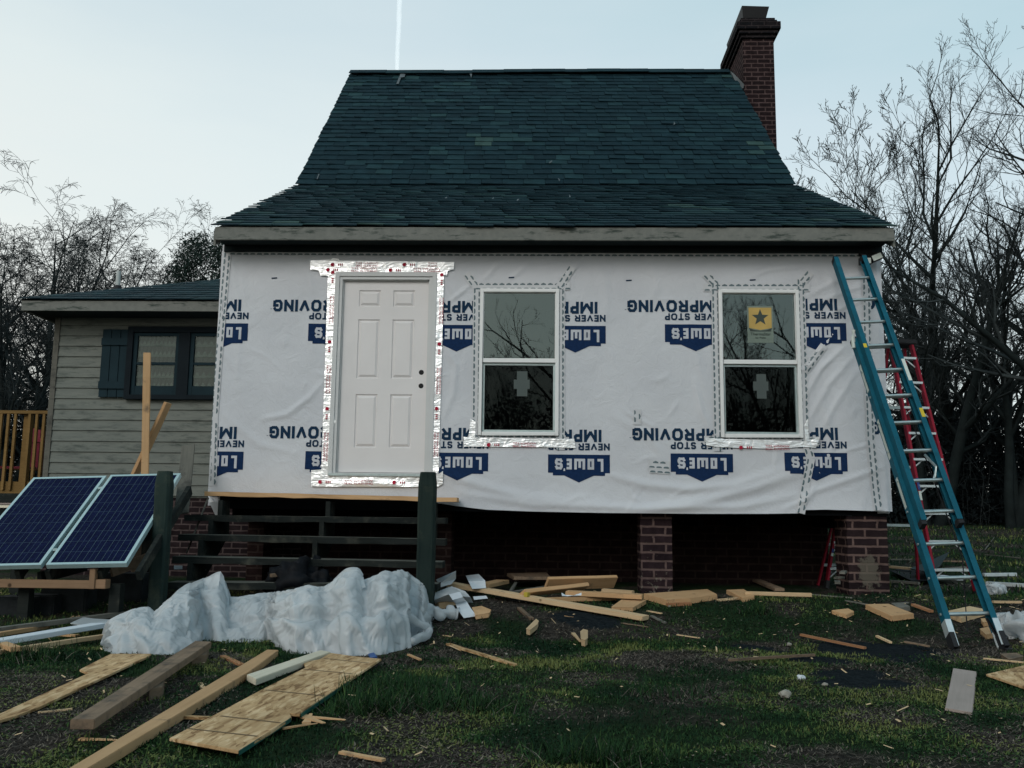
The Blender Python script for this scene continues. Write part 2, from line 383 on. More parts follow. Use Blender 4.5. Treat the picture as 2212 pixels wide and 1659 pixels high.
def mk_cells():
    b = NB('solar_cells', .6, .03); v = b.coord(); vo = b.n('ShaderNodeTexVoronoi'); vo.inputs['Scale'].default_value = 38; b.l(v, vo.inputs['Vector'])
    s_ = b.n('ShaderNodeSeparateColor'); b.l(vo.outputs['Color'], s_.inputs[0])
    b.col(b.ramp(s_.outputs[0], [(0, (.0030,.0055,.026)), (1, (.0055,.0095,.040))])); return b.m
M['cells'] = mk_cells()
M['cell_line'] = plain('cell_line', (.035,.06,.10), .6, .1)
M['cell_bus'] = plain('cell_busbar', (.07,.115,.14), .6, .1)
M['bark'] = plain('bark', (.013,.018,.018), .9, .1, 0, .35, 3)
M['twig'] = plain('twig', (.034,.042,.043), .9, .1, 0, .3, 2)
M['bark_far'] = plain('distant_bark', (.050,.066,.070), .9, .1, 0, .3, 2)
M['evergreen'] = plain('evergreen_leaf', (.012,.026,.020), .7, .2, 0, .5, 4)
M['brush'] = plain('brush_leaf', (.008,.012,.013), .9, .1, 0, .5, 1.5)
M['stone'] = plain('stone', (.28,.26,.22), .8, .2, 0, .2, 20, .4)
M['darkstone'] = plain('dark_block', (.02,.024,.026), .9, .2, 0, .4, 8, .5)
M['pipe'] = plain('pvc_pipe', (.42,.46,.45), .5)
M['red_cloth'] = plain('crimson_plastic', (.16,.006,.025), .5)
M['tarp'] = plain('dark_sheet_metal', (.025,.038,.040), .6, .1)
M['yellow'] = plain('yellow_plastic', (.5,.38,.05), .5)
M['blue_scrap'] = plain('blue_scrap', (.02,.08,.25), .5)

# ------------------------------------------------------------------ noise for numpy masks
_rng = np.random.default_rng(7)
_lat = _rng.random((64, 64))
def vn(x, y, sc):
    x = np.asarray(x)*sc; y = np.asarray(y)*sc
    xi = np.floor(x).astype(int); yi = np.floor(y).astype(int); fx = x-xi; fy = y-yi
    fx = fx*fx*(3-2*fx); fy = fy*fy*(3-2*fy)
    g = lambda a, b: _lat[a % 64, b % 64]
    return (g(xi,yi)*(1-fx)+g(xi+1,yi)*fx)*(1-fy) + (g(xi,yi+1)*(1-fx)+g(xi+1,yi+1)*fx)*fy
def fbm(x, y, sc, o=4):
    s = 0; a = .5; t = 0
    for i in range(o): s = s + a*vn(np.asarray(x)+13.1*i, np.asarray(y)-7.7*i, sc*2**i); t += a; a *= .5
    return s/t
def np_gz(x, y):
    t = np.clip((y+2.5)/2.2, 0, 1); return .2*t*t*(3-2*t) + .042*np.maximum(0, np.minimum(y, 60)-2.0)

# ------------------------------------------------------------------ ground
DARK = []    # charred patches: centre, radii, angle
for (a, b_, rx, ry, an) in ((1900,1408,1.0,.42,.1),(1830,1455,.42,.22,0),(1765,1425,.42,.2,.2),(1870,1478,.5,.15,.1),(1270,1338,.55,.30,0),(1625,1400,.35,.12,0),(1690,1408,.22,.1,0)):
    p = G(a, b_); DARK.append((p.x, p.y, rx*.48, ry*.95, an))
def dark_mask(x, y):
    m = np.zeros_like(np.asarray(x, dtype=float))
    for (cx, cy_, rx, ry, an) in DARK:
        dx = x-cx; dy = y-cy_; q = (dx/rx)**2 + (dy/ry)**2 + 2.6*(fbm(x, y, 3.0, 5)-.5)
        m = np.maximum(m, np.clip(1.5-q, 0, 1))
    return m
def axis(lo, hi, steps):
    out_ = [lo]
    while out_[-1] < hi:
        c_ = out_[-1]; st = steps[-1][1]
        for lim, s_ in steps:
            if c_ < lim: st = s_; break
        out_.append(min(hi, c_+st))
    return np.array(out_)
gx = np.concatenate([np.linspace(-120, -9, 30), np.linspace(-8.5, 11, 196), np.linspace(12, 120, 30)])
gy = np.concatenate([np.linspace(-90, -9, 22), np.linspace(-8, 1.5, 160), np.linspace(2, 30, 57), np.linspace(32, 160, 24)])
GX, GY = np.meshgrid(gx, gy)
GZ = np_gz(GX, GY)
near = np.exp(-((GX-1.5)/9)**4)*np.exp(-((GY+4)/6)**4)
GZ = GZ + near*((fbm(GX, GY, .9)-.5)*.05 + (fbm(GX, GY, 5.0)-.5)*.035) + dark_mask(GX, GY)*.012
nx_, ny_ = len(gx), len(gy)
me = bpy.data.meshes.new('ground')
V_ = np.stack([GX.ravel(), GY.ravel(), GZ.ravel()], 1)
idx = np.arange(nx_*ny_).reshape(ny_, nx_)
F_ = np.stack([idx[:-1,:-1].ravel(), idx[:-1,1:].ravel(), idx[1:,1:].ravel(), idx[1:,:-1].ravel()], 1)
def np_mesh(me, V, F, attrs=None, smooth=True, mi=None):
    n = len(V); k = F.shape[1]
    me.vertices.add(n); me.vertices.foreach_set('co', V.astype(np.float32).ravel())
    me.loops.add(F.size); me.loops.foreach_set('vertex_index', F.astype(np.int32).ravel())
    me.polygons.add(len(F)); me.polygons.foreach_set('loop_start', np.arange(0, F.size, k, dtype=np.int32))
    if smooth: me.polygons.foreach_set('use_smooth', np.ones(len(F), dtype=bool))
    if mi is not None: me.polygons.foreach_set('material_index', mi.astype(np.int32))
    for nm, (dom, arr) in (attrs or {}).items():
        at = me.attributes.new(nm, 'FLOAT', dom); at.data.foreach_set('value', arr.astype(np.float32))
    me.update(calc_edges=True)
np_mesh(me, V_, F_, {'dark': ('POINT', dark_mask(GX, GY).ravel()), 'green': ('POINT', fbm(GX, GY, 2.1, 5).ravel())})
def mk_ground():
    b = NB('lawn_soil', .97, .03); v = b.coord()
    n1 = b.noise(v, 26, 6, .7); n2 = b.noise(v, 2.2, 5, .6); g = attr(b, 'green')
    soil = b.ramp(n1, [(.3, (.009,.0085,.008)), (.5, (.038,.033,.028)), (.72, (.095,.080,.068))])
    grs = b.ramp(n1, [(.3, (.006,.014,.008)), (.55, (.018,.033,.014)), (.75, (.036,.052,.022))])
    f = b.ramp(b.math('ADD', b.math('MULTIPLY', g, .7), b.math('MULTIPLY', n2, .3)), [(.42, (0,0,0)), (.58, (1,1,1))])
    c = b.mix(f, soil, grs)
    d = b.math('MULTIPLY', attr(b, 'dark'), b.math('MULTIPLY_ADD', n1, .8, .6))
    dr = b.ramp(d, [(.15, (0,0,0)), (.55, (1,1,1))])
    b.col(b.mix(dr, c, b.ramp(n1, [(.35, (.006,.009,.011)), (.7, (.022,.028,.031))]))); b.bump(n1, .9, .03); return b.m
M['ground'] = mk_ground(); me.materials.append(M['ground'])
ground = bpy.data.objects.new('ground', me); C.objects.link(ground); tag(ground, kind='structure')

# ------------------------------------------------------------------ grass: blades, straw and small leaves as one mass
def mk_blade():
    b = NB('grass_blade', .85, .05); a = attr(b)
    b.col(b.ramp(a, [(0, (.010,.028,.014)), (.26, (.024,.060,.021)), (.42, (.066,.108,.034)), (.5, (.140,.160,.055)), (.55, (.048,.042,.036)), (.78, (.115,.097,.080)), (1, (.24,.21,.155))]))
    return b.m
M['blade'] = mk_blade()
SHEETS = [[G(a, b_, .03) for a, b_ in q] for q in (((366,1594),(515,1621),(754,1470),(824,1423),(713,1410)), ((239,1412),(327,1412),(85,1527),(0,1560),(0,1541)), ((2059,1443),(2109,1450),(2100,1539),(2041,1529)), ((152,1554),(422,1384),(457,1386),(205,1554)), ((110,1682),(577,1403),(602,1404),(200,1659)))]
def in_poly(x, y, pg):
    r = np.zeros(len(x), bool); n = len(pg)
    for i in range(n):
        a, b_ = pg[i], pg[(i+1) % n]; c = ((a.y > y) != (b_.y > y)) & (x < (b_.x-a.x)*(y-a.y)/((b_.y-a.y) or 1e-9)+a.x); r ^= c
    return r
def scatter(n, xr, yr, power=1.0):
    x = _rng.uniform(*xr, n); y = yr[0] + (yr[1]-yr[0])*_rng.random(n)**power
    return x, y
def blades(n, xr, yr, L, Wd, straw, power=1.0, flat=False, tuft=None, clover=False):
    x, y = scatter(n, xr, yr, power)
    if tuft is not None:
        cx, cy_, sx, sy_ = tuft; x = cx + _rng.normal(0, sx, n); y = cy_ + _rng.normal(0, sy_, n)
    green = fbm(x, y, 2.1, 5) + .30*(fbm(x+5, y, 6, 3)-.5)
    isg = green + _rng.normal(0, .05, n) > .46
    dm = dark_mask(x, y)
    keep = (_rng.random(n) > dm*1.02)
    for pg in SHEETS: keep &= ~in_poly(x, y, pg)
    if tuft is None: keep &= ~((x > -3.2) & (x < 5.4) & (y > -.1) & (y < 14))
    if clover: keep &= (fbm(x+9, y+3, 2.2, 4) > .47)
    elif flat: keep &= (~isg | (_rng.random(n) < .25))
    elif tuft is None: keep &= (isg | (_rng.random(n) < .35))
    else: isg[:] = _rng.random(n) < .85
    x, y, isg, green = x[keep], y[keep], isg[keep], green[keep]; n = len(x)
    th = _rng.uniform(0, 2*PI, n); ln = L*_rng.uniform(.45, 1.25, n); wd = Wd*_rng.uniform(.6, 1.3, n)
    lean = _rng.uniform(.25, 1.3, n) if not flat else _rng.uniform(1.2, 1.65, n)
    lean = np.where(isg & (not clover), lean, np.maximum(lean, 1.1))
    z0 = np_gz(x, y) + (0.006 if not flat else .012*_rng.random(n))
    nr = np.exp(-((x-1.5)/9)**4)*np.exp(-((y+4)/6)**4)
    z0 = z0 + nr*((fbm(x, y, .9)-.5)*.05 + (fbm(x, y, 5.0)-.5)*.035)
    dx, dy = np.cos(th)*np.sin(lean), np.sin(th)*np.sin(lean); dz = np.cos(lean)
    sx, sy_ = -np.sin(th)*wd/2, np.cos(th)*wd/2
    P0 = np.stack([x-sx, y-sy_, z0], 1); P1 = np.stack([x+sx, y+sy_, z0], 1)
    mid = np.stack([x+dx*ln*.5, y+dy*ln*.5, z0+dz*ln*.62], 1); sd3 = np.stack([sx*.8, sy_*.8, 0*sx], 1)
    tip = np.stack([x+dx*ln, y+dy*ln, z0+np.abs(dz*ln)*.9+.002], 1)
    V = np.stack([P0, P1, mid+sd3, mid-sd3, tip], 1).reshape(-1, 3)
    o = np.arange(n)*5
    F = np.concatenate([np.stack([o, o+1, o+2, o+3], 1), np.stack([o+3, o+2, o+4, o+4], 1)])
    lush = fbm(x+31, y+17, 1.9, 4)
    if tuft is not None: lush = lush*0+.44
    if clover: lush = lush+.03; isg[:] = _rng.random(n) < .8
    hue = np.where(isg, np.clip(_rng.normal(.30, .10, n)+ (lush-.52)*1.6, 0, .5), np.clip(_rng.beta(1.7, 2.6, n)*.5+.54, 0, 1))
    return V, F, np.concatenate([hue, hue])
def tri_fix(parts):
    Vs, T, A, off = [], [], [], 0
    for V, F, h in parts:
        q = F[:len(F)//2]; t = F[len(F)//2:]
        T += [q[:, [0,1,2]]+off, q[:, [0,2,3]]+off, t[:, [0,1,2]]+off]; n = len(q)
        A += [h[:n], h[:n], h[:n]]; Vs.append(V); off += len(V)
    return np.concatenate(Vs), np.concatenate(T), np.concatenate(A)
parts = [blades(110000, (-3.0, 6.0), (-6.5, -2.2), .014, .010, 0, 1.1, True, None, True),
         blades(60000, (-6.5, 9.5), (-3.4, .6), .020, .014, 0, 1.0, True, None, True),
         blades(170000, (-3.0, 6.0), (-6.6, -2.2), .021, .0050, 0, 1.1),
         blades(62000, (-3.0, 6.0), (-6.4, -2.2), .040, .0032, 0, 1.1, True),
         blades(90000, (-6.5, 9.5), (-3.6, .6), .034, .0068, 0),
         blades(34000, (-6.5, 9.5), (-3.6, .6), .050, .0045, 0, 1, True),
         blades(26000, (5.6, 22), (.3, 16), .10, .016, 0, 1.3),
         blades(9000, (5.6, 22), (.3, 16), .12, .012, 0, 1.3, True)]
for (a, b_, sx, sy_, n) in ((860,1500,.17,.12,1300),(950,1530,.20,.10,800),(800,1540,.10,.08,700),(1300,1640,.13,.06,450),(1450,1500,.15,.1,200),(1640,1325,.08,.06,250),(60,1420,.14,.12,600)):
    p = G(a, b_); parts.append(blades(n, (0,1), (0,1), .12, .0045, 0, 1, False, (p.x, p.y, sx, sy_)))
V_, F_, A_ = tri_fix(parts)
me = bpy.data.meshes.new('grass'); np_mesh(me, V_, F_, {'rnd': ('FACE', A_)}, smooth=False); me.materials.append(M['blade'])
grass = bpy.data.objects.new('grass', me); C.objects.link(grass)
tag(grass, 'patchy dark green winter lawn mixed with flattened brown straw', 'grass', kind='stuff')

# ------------------------------------------------------------------ the cottage
ZD = 1.379                        # foot of the door slab
XL, XR = -1.3244, 5.6309
YEND = 13.6
house = empty('cottage', ((XL+XR)/2, 0, .2), 'slate roofed cottage wrapped in printed white sheeting on brick piers', 'house')
ztop = W(1200, 541, 0).z          # wall top under the soffit
# core walls (behind the wrap), floor and gables
ridgeY = W(1172, 155, 0).y
eaveY = -0.36
SHEAR = .022                      # the house is a little out of square
def shear(mb): mb.v = [(x-SHEAR*max(0, y-eaveY), y, z) for x, y, z in mb.v]
def depth_for_px(x_world, px, py):      # y at which x_world projects to px on row py
    lo, hi = -5, 30
    for _ in range(50):
        m_ = (lo+hi)/2
        if (W(px, py, m_).x - (x_world - SHEAR*(m_-eaveY))) * (1 if px > 1172 else -1) < 0: lo = m_
        else: hi = m_
    return lo
e0, e1 = W(457, 488, eaveY), W(1939, 489, eaveY)
XE0, XE1 = e0.x, e1.x; ZE = (e0.z+e1.z)/2
yb = .5*(depth_for_px(XE0, 640, 395) + depth_for_px(XE1, 1715, 396))
zb_ = W(1172, 396, yb).z
yr = .5*(depth_for_px(XE0, 755, 155) + depth_for_px(XE1, 1577, 154))
zr = W(1172, 154.5, yr).z
print('roof', XE0, XE1, ZE, yb, zb_, yr, zr, 'ztop', ztop)
YB2 = 2*yr - eaveY - .0
wl = MB()
zf = 1.02
T_ = .12
wl.box(XL, XL+T_, .0, YB2-.36, zf, ztop); wl.box(XR-T_, XR, 0, YB2-.36, zf, ztop)
wl.box(XL+T_, XR-T_, YB2-.36-T_, YB2-.36, zf, ztop)
# gable infill both ends
for xs in (XL, XR-T_):
    prof = [(0, ztop), (0, ztop+.05), (yb, zb_-.12), (yr, zr-.12), (2*yr-yb, zb_-.12), (YB2-.36, ztop+.05), (YB2-.36, ztop)]
    n = len(prof); vs = [(xs, y, z) for y, z in prof] + [(xs+T_, y, z) for y, z in prof]
    wl.add(vs, [tuple(range(n)), tuple(range(2*n-1, n-1, -1))] + [(i, (i+1) % n, (i+1) % n+n, i+n) for i in range(n)])
shear(wl); wl.build('wall', M['wrap'], house)
fl = MB(); fl.box(XL+.02, XR-.02, .06, YB2-.4, zf-.02, zf+.02)
for i in range(14): fl.box(XL+.1+i*.5, XL+.14+i*.5, .45, 6, zf-.16, zf-.022)
fl.box(XL+.02, XR-.02, .012, .055, zf-.03, zf+.10)
fl.build('floor_frame', M['black_wood'], house)

# roof of overlapping slates
random.seed(3)
rf = MB()
def slate_slope(y0, z0, y1, z1, expo, sw, flip=False, x0=None, x1=None, jag=.02, wide=.0, mb=None, th=.012):
    mb = mb or rf; x0 = XE0 if x0 is None else x0; x1 = XE1 if x1 is None else x1
    L = math.hypot(y1-y0, z1-z0); n = int(L/expo)+1; uy, uz = (y1-y0)/L, (z1-z0)/L; ny, nz_ = -uz, uy
    if nz_ < 0: ny, nz_ = -ny, -nz_
    for r in range(n):
        s0 = r*expo; s1 = min(L+.02, s0+expo*1.35)
        x = x0 - (sw*.5 if r % 2 else 0) - random.uniform(0, .05)
        while x < x1:
            wd = sw*random.uniform(.82, 1.2); a, b_ = max(x, x0-random.uniform(0, jag)), min(x+wd-.006, x1+random.uniform(0, jag))
            if x < x0 and b_-x0 < .1: x += .1; continue
            if x1-(x+wd) < .1: b_ = x1+random.uniform(0, jag); wd += .2
            if b_-a > .03:
                dr = random.uniform(-.012, .012) + (-.03 if random.random() < .02 else 0); tl = random.uniform(0, .012)
                lo_ = th*1.1+random.uniform(0, .008)
                rr = random.random()**1.7
                if random.random() < .03: rr = .75+.2*random.random()
                cl = float(vn((a+60)*1.0, (s0+y0)*1.0, .9)); rr = min(1, rr*(.55+.6*cl))
                q = []
                for (xx, ss, hh) in ((a, s0+dr, lo_+tl), (b_, s0+dr, lo_), (b_, s1, .002), (a, s1, .002)):
                    for t_ in (0, -th): q.append((xx, y0+uy*ss+ny*(hh+t_), z0+uz*ss+nz_*(hh+t_)))
                mb.add(q, [(0,2,4,6),(1,7,5,3),(0,1,3,2),(2,3,5,4),(6,7,1,0)], 0, rr)
            x += wd
for sgn in (0, 1):
    f = (lambda y: y) if sgn == 0 else (lambda y: 2*yr-y)
    slate_slope(f(eaveY), ZE-.004, f(yb), zb_-.03, .172, .29)
    slate_slope(f(yb-.02), zb_-.03, f(yr), zr-.03, .178, .27)
# deck under the slates
for sgn in (0, 1):
    f = (lambda y: y) if sgn == 0 else (lambda y: 2*yr-y)
    pr = [(f(eaveY+.01), ZE-.035), (f(yb), zb_-.035), (f(yr), zr-.035), (f(yr), zr-.10), (f(yb), zb_-.10), (f(eaveY+.01), ZE-.10)]
    pr[0] = (f(eaveY+.047), ZE-.02); pr[-1] = (f(eaveY+.047), ZE-.06)
    n = 6; vs = [(XE0+.015, y, z) for y, z in pr] + [(XE1-.015, y, z) for y, z in pr]
    rf.add(vs, [(0,1,4,5), (1,2,3,4), (6,7,10,11), (7,8,9,10)] + [(i, (i+1) % n, (i+1) % n+n, i+n) for i in range(n)], 1, .1)
shear(rf); roof = rf.build('roof', [M['slate'], M['dark_slate']], house)
rc = MB()
x = XE0-.01
while x < XE1-.1:
    x2 = min(XE1+.01, x+random.uniform(.35, .7)); h = random.uniform(0, .012)
    rc.add([(x, yr-.16, zr-.10+h), (x2, yr-.16, zr-.10+h), (x2+.004, yr+.005, zr+.035+h), (x, yr+.005, zr+.035+h)], [(0,1,2,3)], 0, random.random()*.7)
    rc.add([(x, yr+.16, zr-.10+h), (x2, yr+.16, zr-.10+h), (x2, yr, zr+.035+h), (x, yr, zr+.035+h)], [(3,2,1,0)], 0, random.random()*.7)
    x = x2-.01
shear(rc); rcap = rc.build('ridge_cap', M['slate'], roof)
md = rcap.modifiers.new('t', 'SOLIDIFY'); md.thickness = .012
# pale mortar smears at the ridge and on slates
sm = MB()
def smear(pts, Y_of):
    sm.add(pts, [tuple(range(len(pts)))])
def on_roof(px, py, up=.035):
    d = ray(px, py)
    for (ya, za, yb2, zb2) in ((eaveY, ZE, yb, zb_), (yb, zb_, yr, zr)):
        k = (zb2-za)/(yb2-ya)      # z = za + k (y-ya)
        t = (za + up + k*(CAMP.y-ya) - CAMP.z)/(d.z - k*d.y)
        p = CAMP + d*t
        if ya-.05 <= p.y <= yb2+.05: return p
    return p
for poly in (((866,156),(877,154),(874,166),(862,168)), ((862,166),(867,166),(861,181),(856,181)), ((1014,158),(1020,158),(1018,168)),
             ((812,565) and (684,386),(688,375),(690,376),(686,387)), ((1186,350),(1192,346),(1193,349),(1187,353)), ((1456,262),(1459,267),(1455,270)), ((1116,432),(1120,429),(1121,431),(1117,434)),
             ((1205,384),(1210,388),(1208,392)), ((1230,420),(1233,425),(1230,426)), ((960,428),(965,425),(966,428)), ((1062,430),(1066,426),(1067,428))):
    sm.add([on_roof(*q) for q in poly], [tuple(range(len(poly)))])
sm.build('mortar_smear', M['slate_lead'], roof)
el = MB()     # paler edge slates by the right-hand eave
for k in range(5):
    xx = XE1-.15-.62*k-.2; el.box(xx-.5, xx+.02, eaveY-.035, eaveY+.14, ZE+.004-.01*(k%2)+.008, ZE+.012-.01*(k%2)+.008)
# fascia, soffit
zf0, zf1 = W(1200, 490, eaveY+.02).z, W(1200, 519, eaveY+.02).z
fa = MB(); fa.box(XE0+.03, XE1-.03, eaveY+.02, eaveY+.045, zf1, ZE-.006)
fa.build('fascia', M['fascia'], house, bevel=.003)
fa = MB(); fa.box(XE0+.03, XE1-.03, YB2-.045, YB2-.02, zf1, ZE-.03); shear(fa); fa.build('fascia', M['fascia'], house)
so = MB()
so.box(XE0+.04, XE1-.04, eaveY+.046, 0.02, zf1+.03, zf1+.045)
so.box(XE0+.04, XE1-.04, -.05, -.02, ztop-.035, zf1+.029)     # frieze board
so.box(XE0+.04, XL-.002, .021, YB2-.05, zf1+.03, zf1+.045); so.box(XR+.002, XE1-.04, .021, YB2-.05, zf1+.03, zf1+.045)
shear(so); so.build('soffit', M['soffit'], house)
for xs in (XE0+.012, XE1-.034):      # rake boards following the roofline on both gables
    for f in ((lambda y: y), (lambda y: 2*yr-y)):
        rk = MB()
        for (ya, za, y2, z2) in ((eaveY+.05, ZE-.04, yb, zb_-.03), (yb, zb_-.03, yr, zr-.03)):
            vs = [(xs, f(ya), za-.005), (xs, f(y2), z2-.005), (xs, f(y2), z2-.16), (xs, f(ya), za-.16)]
            vs += [(v[0]+.022, v[1], v[2]) for v in vs]
            rk.add(vs, [(0,1,2,3),(7,6,5,4),(0,4,5,1),(1,5,6,2),(2,6,7,3),(3,7,4,0)])
        shear(rk); rk.build('rake_board', M['fascia'], house)

# chimney
ych = depth_for_px(XE1, 1577, 154) - .5
c0, c1 = W(1606, 150, ych), W(1673, 150, ych)
cx0, cx1 = c0.x, c1.x; cd_ = depth_for_px(cx0, 1560, 150) - ych
cd_ = max(1.4, min(2.2, cd_))
zc = W(1640, 84, ych).z; zc2 = W(1640, 40, ych).z; zc3 = W(1640, 12, ych).z
print('chimney', cx0, cx1, ych, cd_, zc, zc2, zc3)
def chim(mb, z0, z1, e, mi=0): mb.box(cx0-e, cx1+e, ych-e, ych+cd_+e, z0, z1, mi)
cb = MB(); chim(cb, .6, zc, 0)
chm = cb.build('chimney', M['brick_ch'], house)
cc = MB(); hh = (zc2-zc)
chim(cc, zc+.001, zc+hh*.18, .035); chim(cc, zc+hh*.18, zc+hh*.36, .07); chim(cc, zc+hh*.36, zc+hh*.72, .11); chim(cc, zc+hh*.72, zc+hh*.86, .06); chim(cc, zc+hh*.86, zc2, .03)
cc.build('corbelled_crown', M['soot'], chm, bevel=.006)
cp = MB(); w4 = (cx1-cx0)
cp.add([(cx0+.03, ych+.05, zc2), (cx1-.12, ych+.05, zc2), (cx1-.12, ych+cd_-.05, zc2), (cx0+.03, ych+cd_-.05, zc2),
        (cx0+.0, ych+.0, zc3), (cx1-.06, ych+.0, zc3-.02), (cx1-.06, ych+cd_, zc3-.02), (cx0+.0, ych+cd_, zc3)], [(0,1,5,4),(1,2,6,5),(2,3,7,6),(3,0,4,7),(4,5,6,7),(0,3,2,1)])
cp.build('metal_cap', M['black'], chm)
fx = MB(); 
pr = [W(a, b_, ych-.03) for a, b_ in ((1578,154),(1584,158),(1598,172),(1607,182),(1606,190),(1600,192),(1590,178))]
fx.prism(pr, (0, .04, 0)); fx.build('lead_flashing', M['slate_lead'], chm)

# wrap sheet with folds
FOLDS = [  # polylines in the wall plane (photo pixels), height, width
 (((1310,1025),(1391,1047),(1489,1057),(1587,1048),(1700,1010)), .022, .045), (((1367,1106),(1514,1084),(1636,1052),(1730,1018)), .030, .055),
 (((943,1019),(1056,1054),(1131,1074),(1300,1085)), .018, .05), (((1736,862),(1772,797),(1822,750)), .016, .025), (((1745,910),(1790,830),(1850,760)), .014, .03),
 (((1740,800),(1770,760),(1800,720)), .012, .02), (((1760,960),(1800,880),(1850,800)), .012, .03), (((1745,640),(1800,610),(1880,590)), .012, .03), (((1750,665),(1800,640),(1870,615)), .010, .025),
 (((702,821),(670,859),(621,896),(570,905)), .014, .03), (((969,655),(1000,630),(1016,617)), .014, .02), (((985,640),(965,612),(955,590)), .008, .02),
 (((960,740),(985,790),(980,850),(960,900)), .012, .03), (((1225,600),(1245,575),(1260,555)), .008, .02), (((1085,560),(1060,590),(1040,610)), .009, .025), (((1150,560),(1120,590),(1100,605)), .008, .025),
 (((490,900),(560,960),(640,980)), .008, .04), (((1000,1065),(1150,1090),(1400,1098),(1600,1095),(1720,1070)), .020, .04), (((1430,990),(1400,940),(1330,900)), .010, .04),
 (((1500,820),(1515,890),(1540,940)), .012, .03), (((1480,640),(1500,760),(1530,860)), .009, .05), (((1620,600),(1660,585),(1740,575)), .008, .02), (((1770,690),(1830,660),(1890,640)), .011, .022), (((1780,880),(1800,960),(1760,1040)), .012, .035),
 (((1720,1100),(1760,1060),(1850,1030),(1900,1010)), .014, .03), (((1690,1100),(1735,1080),(1760,1050)), .014, .025), (((505,560),(520,700),(512,840)), .006, .03), (((700,640),(670,700),(680,790)), .007, .05),
 (((720,1050),(800,1040),(900,1055)), .012, .03), (((1790,985),(1840,970),(1880,960)), .008, .02), (((1745,560),(1760,600),(1790,660)), .007, .03), (((1300,560),(1310,640),(1305,720)), .006, .05), (((1400,560),(1420,620),(1380,700)), .006, .04)]
rw = np.random.default_rng(11)
for _ in range(80):      # small random creases
    a = rw.uniform(480, 1900); b_ = rw.uniform(560, 1090); an = rw.uniform(0, PI); ln = rw.uniform(20, 80)
    FOLDS.append((((a, b_), (a+ln*.5*math.cos(an), b_+ln*.5*math.sin(an)+rw.uniform(-8, 8)), (a+ln*math.cos(an), b_+ln*math.sin(an))), rw.uniform(.003, .007), rw.uniform(.012, .03)))
FW = [([(W(a, b_, 0).x, W(a, b_, 0).z) for a, b_ in pl], h, wd) for pl, h, wd in FOLDS]
def wrap_off(x, z):
    """how far the sheet bulges out from the wall"""
    x = np.asarray(x, float); z = np.asarray(z, float)
    o = .010 + .012*fbm(x+20, z+20, .8, 3) + .005*fbm(x+3, z*1.3+9, 4, 3)
    for pl, h, wd in FW:
        dm = np.full_like(x, 9.0); tt = np.zeros_like(x); n = len(pl)-1
        for i in range(n):
            (ax, az), (bx, bz) = pl[i], pl[i+1]; L2 = (bx-ax)**2+(bz-az)**2
            t = np.clip(((x-ax)*(bx-ax)+(z-az)*(bz-az))/L2, 0, 1); d = np.hypot(x-ax-t*(bx-ax), z-az-t*(bz-az))
            k = d < dm; dm = np.where(k, d, dm); tt = np.where(k, (i+t)/n, tt)
        o = o + h*np.exp(-(dm/wd)**2)*np.sin(PI*np.clip(tt*.9+.05, 0, 1))**.6
    zbot = wrap_bot(x); loose = np.clip(1-(z-zbot)/.35, 0, 1)
    o = o + .035*loose**2*np.clip((x-1.2)/1.5, 0, 1)
    return o
_bp = [(449,1071),(520,1072),(700,1074),(880,1079),(940,1086),(985,1093),(1050,1101),(1150,1105),(1300,1108),(1500,1110),(1650,1110),(1722,1109),(1727,1102),(1780,1101),(1915,1105)]
_bx = np.array([W(a, b_, 0).x for a, b_ in _bp]); _bz = np.array([W(a, b_, 0).z for a, b_ in _bp])
_bx[0] = XL-.02; _bx[-1] = XR+.01
def wrap_bot(x): return np.interp(x, _bx, _bz)
NXw, NZw = 420, 170
xs = np.linspace(XL-.012, XR+.012, NXw); vv = np.linspace(0, 1, NZw)
XX, VV = np.meshgrid(xs, vv)
ZZ = wrap_bot(XX)*(1-VV) + (ztop-.02)*VV
edge = np.minimum(XX-(XL-.012), (XR+.012)-XX)
YY = -wrap_off(XX, ZZ)*np.clip(edge/.05, .3, 1)
V_ = np.stack([XX.ravel(), YY.ravel(), ZZ.ravel()], 1)
idx = np.arange(NXw*NZw).reshape(NZw, NXw)
F_ = np.stack([idx[:-1,:-1].ravel(), idx[:-1,1:].ravel(), idx[1:,1:].ravel(), idx[1:,:-1].ravel()], 1)
# cut holes for door and windows
DX0, DX1, DZ0, DZ1 = -.090, .990, ZD-.042, ZD+2.032+.080
WINS = [(1.4527, 1.4527+.8301), (3.9418, 3.9418+.8301)]; WZ0, WZ1 = ZD+.3908, ZD+1.9377
cx_, cz_ = V_[F_].mean(1)[:, 0], V_[F_].mean(1)[:, 2]
keep = ~((cx_ > DX0+.02) & (cx_ < DX1-.02) & (cz_ > DZ0+.02) & (cz_ < DZ1-.02))
for a, b_ in WINS: keep &= ~((cx_ > a+.02) & (cx_ < b_-.02) & (cz_ > WZ0+.02) & (cz_ < WZ1-.02))
F_ = F_[keep]
me = bpy.data.meshes.new('house_wrap'); np_mesh(me, V_, F_); me.materials.append(M['wrap'])
wrap = bpy.data.objects.new('house_wrap', me); C.objects.link(wrap); adopt(wrap, house)
# hanging torn corner at the left foot of the wrap
tc = MB()
pts = [(449,1068),(462,1084),(492,1082),(492,1100),(466,1115),(452,1085)]
tc.add([W(a, b_, -.03-.02*(i % 2)) for i, (a, b_) in enumerate(pts)], [(0,1,5),(1,4,5),(1,2,3),(1,3,4)]); o_ = tc.build('torn_wrap_corner', M['plastic'], wrap)
md = o_.modifiers.new('t', 'SOLIDIFY'); md.thickness = .002

